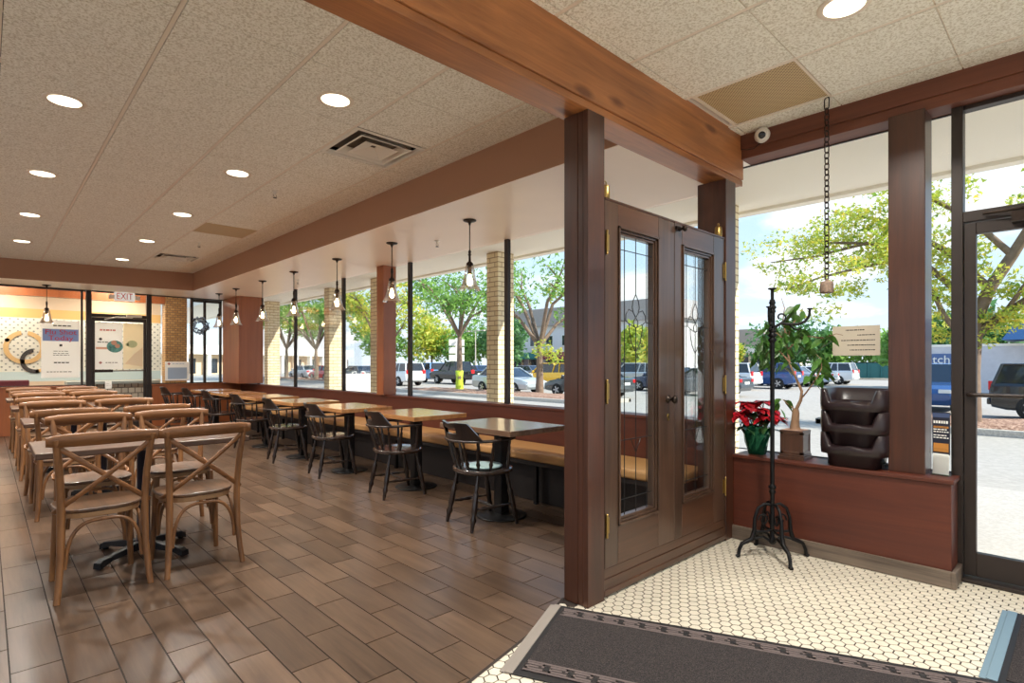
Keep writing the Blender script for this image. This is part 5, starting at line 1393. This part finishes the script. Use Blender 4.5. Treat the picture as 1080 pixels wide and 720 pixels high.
def bush_tree(name, label, x, y, h, w, mat, seed, n=2700, size=.62, z=-.5, trunk=.2):
    t = thing(name, label, 'tree', (x, y, z)); r = random.Random(seed)
    b = MB(); b.tube([(0, 0, 0), (.05, 0, h * .3), (0, .05, h * .6)], [.16, .13, .06], 7)
    for k in range(4): a = k * 1.6; b.tube([(0, 0, h * .3), (math.cos(a) * w * .25, math.sin(a) * w * .25, h * .55), (math.cos(a) * w * .4, math.sin(a) * w * .4, h * .72)], [.07, .05, .02], 6)
    b.build('trunk', 'bark', t)
    f = MB()
    for k in range(9):
        a = r.uniform(0, 6.28); q = r.uniform(0, .55) * w / 2 * 1.2
        leafcloud(f, (math.cos(a) * q, math.sin(a) * q, h * (trunk + (1 - trunk) * r.uniform(.25, .8))), w * .30, n // 9, size, r, .85)
    f.build('foliage', mat, t)
    return t
yl = tree('autumn_tree', 'yellow green autumn tree behind the sandwich board', (22.3, 37.9, -.4), grow(33, 8.2, 2.4, 3.3, .2, 7, FY, .34, 46), FY)
for i, (x, y, h, w, m, lab) in enumerate([
    (44, 62, 8.2, 7, FY, 'yellowish background tree left of the dark mullion beyond the white SUV'),
    (47, 58, 7.6, 8, FG, 'broad green background tree above the white SUV roof'),
    (50, 55, 7.0, 7, FG, 'mid green background tree behind the black pickup cab'),
    (46.5, 50.5, 7.4, 6, FD, 'dark green background tree right of the lime wrapped trunk'),
    (38, 66, 9.0, 8, FG, 'green background tree rising behind the left parked cars'),
    (66, 23.2, 5.6, 9.5, FD, 'round bushy tree behind the blue SUV and ficus'),
    (74, 16.5, 5.8, 7, FG, 'green tree behind the teal dumpster'),
    (70, 20, 5.0, 6, FG, 'low green tree between the round tree and the dumpster'),
    (46, 5.0, 5.2, 5, FD, 'dark green tree over the grey wall beyond the entrance door'),
    (46, 8.0, 5.4, 5, FG, 'green tree above the wall sign beyond the post'),
    (46.5, 30.5, 5.2, 5, FY, 'yellow green tree in front of the two storey building behind the leaded pane'),
    (67.5, 31, 4.2, 3.4, FY, 'small yellow green tree before the low roofed building')]):
    bush_tree('background_tree', lab, x, y, h, w, m, 40 + i)
# large honey locust by the entrance
r = random.Random(77); r0 = .20
def P3(*a): return [Vector(p) for p in a]
trunk = P3((0, 0, 0), (.02, .02, 1.4), (.1, -.05, 2.8), (.25, -.32, 3.6), (.35, -.75, 4.4), (.35, -1.15, 5.2))
limbs = [(P3((.05, 0, 2.3), (.2, -.6, 2.9), (.3, -1.4, 3.5), (.2, -2.4, 4.1), (.1, -3.4, 4.6)), .13), (P3((.1, -.05, 2.8), (-.2, .35, 3.6), (-.5, 1.1, 4.5), (-.8, 2.2, 5.0), (-1.0, 3.6, 5.2)), .11),
         (P3((.25, -.32, 3.6), (-.3, .5, 4.6), (-.7, 1.6, 5.5), (-1, 3.0, 6.0)), .10), (P3((.35, -.75, 4.4), (.2, .1, 5.5), (.0, 1.2, 6.4), (-.4, 2.4, 6.9)), .09), (P3((.3, -1.1, 5.1), (0, -2, 6.2), (-.5, -3, 6.8)), .08), (P3((-.5, 1.1, 4.5), (-1.3, 1.9, 4.3), (-2.0, 3.0, 4.0), (-2.4, 3.8, 3.7)), .06),
         (P3((-.8, 2.2, 5.0), (-1.4, 3.3, 4.7), (-1.9, 4.4, 4.6)), .05), (P3((.2, -.6, 2.9), (-.6, -1.2, 3.8), (-1.5, -2.2, 4.3)), .06), (P3((.02, .02, 2.0), (-.3, .55, 2.9), (-.45, .9, 3.9), (-.4, 1.2, 4.6)), .09)]
tb = branchy(trunk, r0, limbs); fb = MB()
for P, q in limbs:
    for i in range(1, len(P)):
        for k in range(9):
            c = P[i - 1].lerp(P[i], r.random()) + Vector((r.gauss(0, .45), r.gauss(0, .55), r.gauss(.05, .35)))
            if i == 1 and r.random() < .6: continue
            leafcloud(fb, c, r.uniform(.3, .6), 80, .13, r, .5)
lt = tree('honey_locust', 'large spreading honey locust with yellowing leaves beyond the entrance door', (18.7, 2.15, -.4), (tb, fb), FY)

# ------------------------------------------------------------------ distant buildings
def bpart(mb, name, mat, par, bevel=0): return mb.build(name, mat, par, bevel)
t = thing('two_storey_building', 'pale two storey building with teal and maroon awnings across the lot', 'building', (58, 47, -.5))
b = MB(); b.box(0, 10, -14, 14, 0, 6.9); bpart(b, 'wall', plain('grey_siding', srgb(226, 222, 224), .8), t)
b = MB(); b.box(-.05, 0, -14, 14, 0, 3.1); bpart(b, 'ground_floor', plain('mauve_brick', srgb(150, 132, 136), .8), t)
b = MB(); b.prism([(-14.6, 6.9), (14.6, 6.9), (13.2, 9.4), (-13.2, 9.4)], -.5, 10.5, Matrix(((0, 0, 1, 0), (1, 0, 0, 0), (0, 1, 0, 0), (0, 0, 0, 1)))); bpart(b, 'roof', plain('grey_shingle', srgb(172, 162, 158), .9), t)
for k in range(9):
    y = -12.5 + k * 3.1
    b = MB(); b.box(-.09, .0, y - .75, y + .75, 4.0, 5.6); f = b.build('window', 'white', t)
    b = MB(); b.box(-.12, -.09, y - .62, y - .03, 4.12, 5.48); b.box(-.12, -.09, y + .03, y + .62, 4.12, 5.48); b.build('pane', 'carglass', f)
    b = MB(); b.box(-.1, 0, y - 1.1, y + 1.1, .3, 2.2); b.build('shop_window', 'carglass', t)
for y0, y1, m in ((7.5, 11.5, 'cloth_teal'), (0, 6.6, 'cloth_maroon'), (-8, -1.5, 'cloth_maroon')):
    b = MB(); b.add([(-.06, y0, 3.2), (-.06, y1, 3.2), (-1.1, y1, 2.4), (-1.1, y0, 2.4), (-1.1, y1, 2.2), (-1.1, y0, 2.2), (-.06, y0, 2.2), (-.06, y1, 2.2)], [(0, 1, 2, 3), (3, 2, 4, 5), (0, 3, 5, 6), (1, 7, 4, 2), (0, 6, 7, 1), (5, 4, 7, 6)]); b.build('awning', m, t)
t = thing('low_white_building', 'long white single storey building behind the left trees', 'building', (36, 96, -.5), R(32))
b = MB(); b.box(-22, 22, 0, 8, 0, 2.9); bpart(b, 'wall', plain('tan_wall', srgb(222, 198, 168), .8), t)
b = MB(); b.box(-22.5, 22.5, -1.5, 8.5, 2.9, 4.2); bpart(b, 'fascia', 'white', t)
for k in range(11):
    b = MB(); x = -20 + k * 4; b.box(x - .3, x + .3, -1.3, -.7, 0, 2.9); b.build('column', 'white', t)
    b = MB(); b.box(x + 1.2, x + 2.8, -.06, 0, .2, 2.3); b.build('shop_window', 'carglass', t)
t = thing('roofed_shop_building', 'low building with grey pitched roof and cream walls behind the poinsettia corner', 'building', (75, 33, -.5))
b = MB(); b.box(0, 8, -5, 7, 0, 3.6); bpart(b, 'wall', plain('cream_wall', srgb(232, 214, 190), .8), t)
b = MB(); b.box(-.9, 0.02, -5.2, 7.2, 3.0, 3.9); bpart(b, 'fascia', 'white', t)
b = MB(); b.prism([(-5.8, 3.9), (7.8, 3.9), (5.4, 6.2), (-2.4, 6.2)], -1.0, 8.5, Matrix(((0, 0, 1, 0), (1, 0, 0, 0), (0, 1, 0, 0), (0, 0, 0, 1)))); bpart(b, 'roof', plain('taupe_shingle', srgb(178, 166, 156), .9), t)
for k in range(6): b = MB(); y = -4.2 + 1.9 * k; b.box(-.05, 0, y - .45, y + .45, .6, 2.6); b.build('window', 'carglass', t)
t = thing('grey_wall_building', 'low grey building with blue mansard roof and a sign, beyond the entrance door', 'building', (40, 0, -.5))
b = MB(); b.box(0, 9, -14, 7.6, 0, 2.65); bpart(b, 'wall', plain('grey_block', srgb(206, 204, 208), .85, var=.06, vscale=3), t)
b = MB(); b.box(-.03, 9.05, -14, 7.65, 2.65, 2.78); bpart(b, 'coping', 'canopy', t)
b = MB(); b.add([(-1.0, -14, 2.95), (-1.0, 3.3, 2.95), (3, 3.3, 2.95), (3, -14, 2.95), (.2, -14, 4.3), (.2, 2.6, 4.3), (3, 2.6, 4.3), (3, -14, 4.3)], [(0, 1, 5, 4), (1, 2, 6, 5), (2, 3, 7, 6), (3, 0, 4, 7), (4, 5, 6, 7), (3, 2, 1, 0)]); bpart(b, 'mansard_roof', plain('blue_metal_roof', srgb(50, 92, 140), .5), t)
b = MB(); b.box(-.4, .0, 1.2, 1.9, 0, 2.95); bpart(b, 'brick_pier', 'ybrick', t)
b = MB(); b.box(-.06, 0, 5.5, 7.4, 1.55, 2.25); sg = b.build('sign', plain('sign_blue', srgb(86, 110, 156), .6), t)
b = MB(); v, f = text_mesh('tch', .66, .01); fm = frame_mat((-.075, 5.98, 1.90), (0, -1, 0)); b.add([fm @ Vector(p) for p in v], f); b.build('lettering', 'white', sg)
b = MB(); b.add([(-.075, 6.72, 1.74), (-.075, 6.52, 1.74), (-.075, 6.54, 2.0), (-.075, 6.69, 2.08)], [(3, 2, 1, 0)]); b.build('orange_mark', plain('sign_orange', srgb(226, 120, 60), .5), sg)
t = thing('lot_lamp_post', 'tall slim parking lot lamp post above the background trees', 'lamp post', (40.5, 48.5, -.5))
b = MB(); b.tube([(0, 0, 0), (0, 0, 5.4)], [.09, .05], 8); b.build('pole', 'curb', t)
b = MB(); b.tube([(0, -1.3, 5.35), (0, 1.3, 5.35)], .04, 6); b.box(-.15, .15, 1.1, 1.6, 5.28, 5.40); b.box(-.15, .15, -1.6, -1.1, 5.28, 5.40); b.build('lamp_head', 'curb', t)
t = thing('pylon_sign', 'pale pylon sign with stacked panels left of the lime wrapped tree trunk', 'sign', (40.2, 51.6, -.5), R(-40))
b = MB(); b.box(-.12, .12, -.12, .12, 0, 4.6); b.build('post', 'white', t)
for z in (1.9, 2.8, 3.7): b = MB(); b.box(-.9, .9, -.15, .15, z, z + .75); b.build('panel', plain('pale_sign_panel', srgb(238, 232, 222), .6), t, .02)

# ------------------------------------------------------------------ sky, sun, camera
w = bpy.data.worlds.new('Sky'); scene.world = w; w.use_nodes = True; nt = w.node_tree
bg = nt.nodes.get('Background'); tc = N(nt, 'ShaderNodeTexCoord')
sx = N(nt, 'ShaderNodeSeparateXYZ'); nt.links.new(tc.outputs['Generated'], sx.inputs[0])
gr = N(nt, 'ShaderNodeValToRGB'); el = gr.color_ramp.elements
el[0].position = 0.0; el[0].color = (.80, .90, 1.0, 1); el[1].position = .75; el[1].color = (.22, .46, .90, 1)
e2 = el.new(.16); e2.color = (.60, .79, 1.0, 1)
nt.links.new(sx.outputs[2], gr.inputs[0])
zc = N(nt, 'ShaderNodeMath', operation='ADD'); zc.inputs[1].default_value = .22; nt.links.new(sx.outputs[2], zc.inputs[0])
dv = N(nt, 'ShaderNodeVectorMath', operation='DIVIDE'); cb = N(nt, 'ShaderNodeCombineXYZ')
for i in range(3): nt.links.new(zc.outputs[0], cb.inputs[i])
nt.links.new(tc.outputs['Generated'], dv.inputs[0]); nt.links.new(cb.outputs[0], dv.inputs[1])
mp = N(nt, 'ShaderNodeMapping'); mp.inputs['Location'].default_value = (3.1, 1.2, 0); mp.inputs['Scale'].default_value = (1, 1, 1.4); nt.links.new(dv.outputs[0], mp.inputs[0])
nz = N(nt, 'ShaderNodeTexNoise', Scale=1.15, Detail=7.0, Roughness=.55, Distortion=.25); nt.links.new(mp.outputs[0], nz.inputs['Vector'])
cr = N(nt, 'ShaderNodeMapRange', interpolation_type='SMOOTHSTEP'); cr.inputs[1].default_value = .50; cr.inputs[2].default_value = .64; nt.links.new(nz.outputs[0], cr.inputs[0])
mx = N(nt, 'ShaderNodeMix', data_type='RGBA'); mx.inputs[7].default_value = (1, 1, 1, 1)
nt.links.new(cr.outputs[0], mx.inputs[0]); nt.links.new(gr.outputs[0], mx.inputs[6]); nt.links.new(mx.outputs[2], bg.inputs[0])
bg.inputs[1].default_value = 1.2
sl = bpy.data.lights.new('sun', 'SUN'); sl.energy = 6.8; sl.angle = R(.6); sl.color = (1, .94, .84)
so_ = bpy.data.objects.new('sun', sl); COL.objects.link(so_); so_.rotation_euler = Vector((.30, -.75, .60)).to_track_quat('Z', 'Y').to_euler()

cam = bpy.data.cameras.new('camera'); co = bpy.data.objects.new('camera', cam); COL.objects.link(co)
cam.sensor_width = 36; cam.lens = 583 / 1080 * 36; cam.shift_y = 22 / 1080; cam.clip_start = .02; cam.clip_end = 400
co.location = (0, 0, 1.255); co.rotation_euler = (R(90), 0, -math.atan2(556, 583))
scene.camera = co
vs_ = scene.view_settings; vs_.view_transform = 'Standard'; vs_.look = 'None'; vs_.exposure = 0.14; vs_.gamma = 1.0; vs_.use_curve_mapping = False
cy = scene.cycles
cy.max_bounces = 10; cy.diffuse_bounces = 5; cy.glossy_bounces = 4; cy.transparent_max_bounces = 16; cy.transmission_bounces = 6
cy.sample_clamp_indirect = 6.0; cy.caustics_reflective = False; cy.caustics_refractive = False
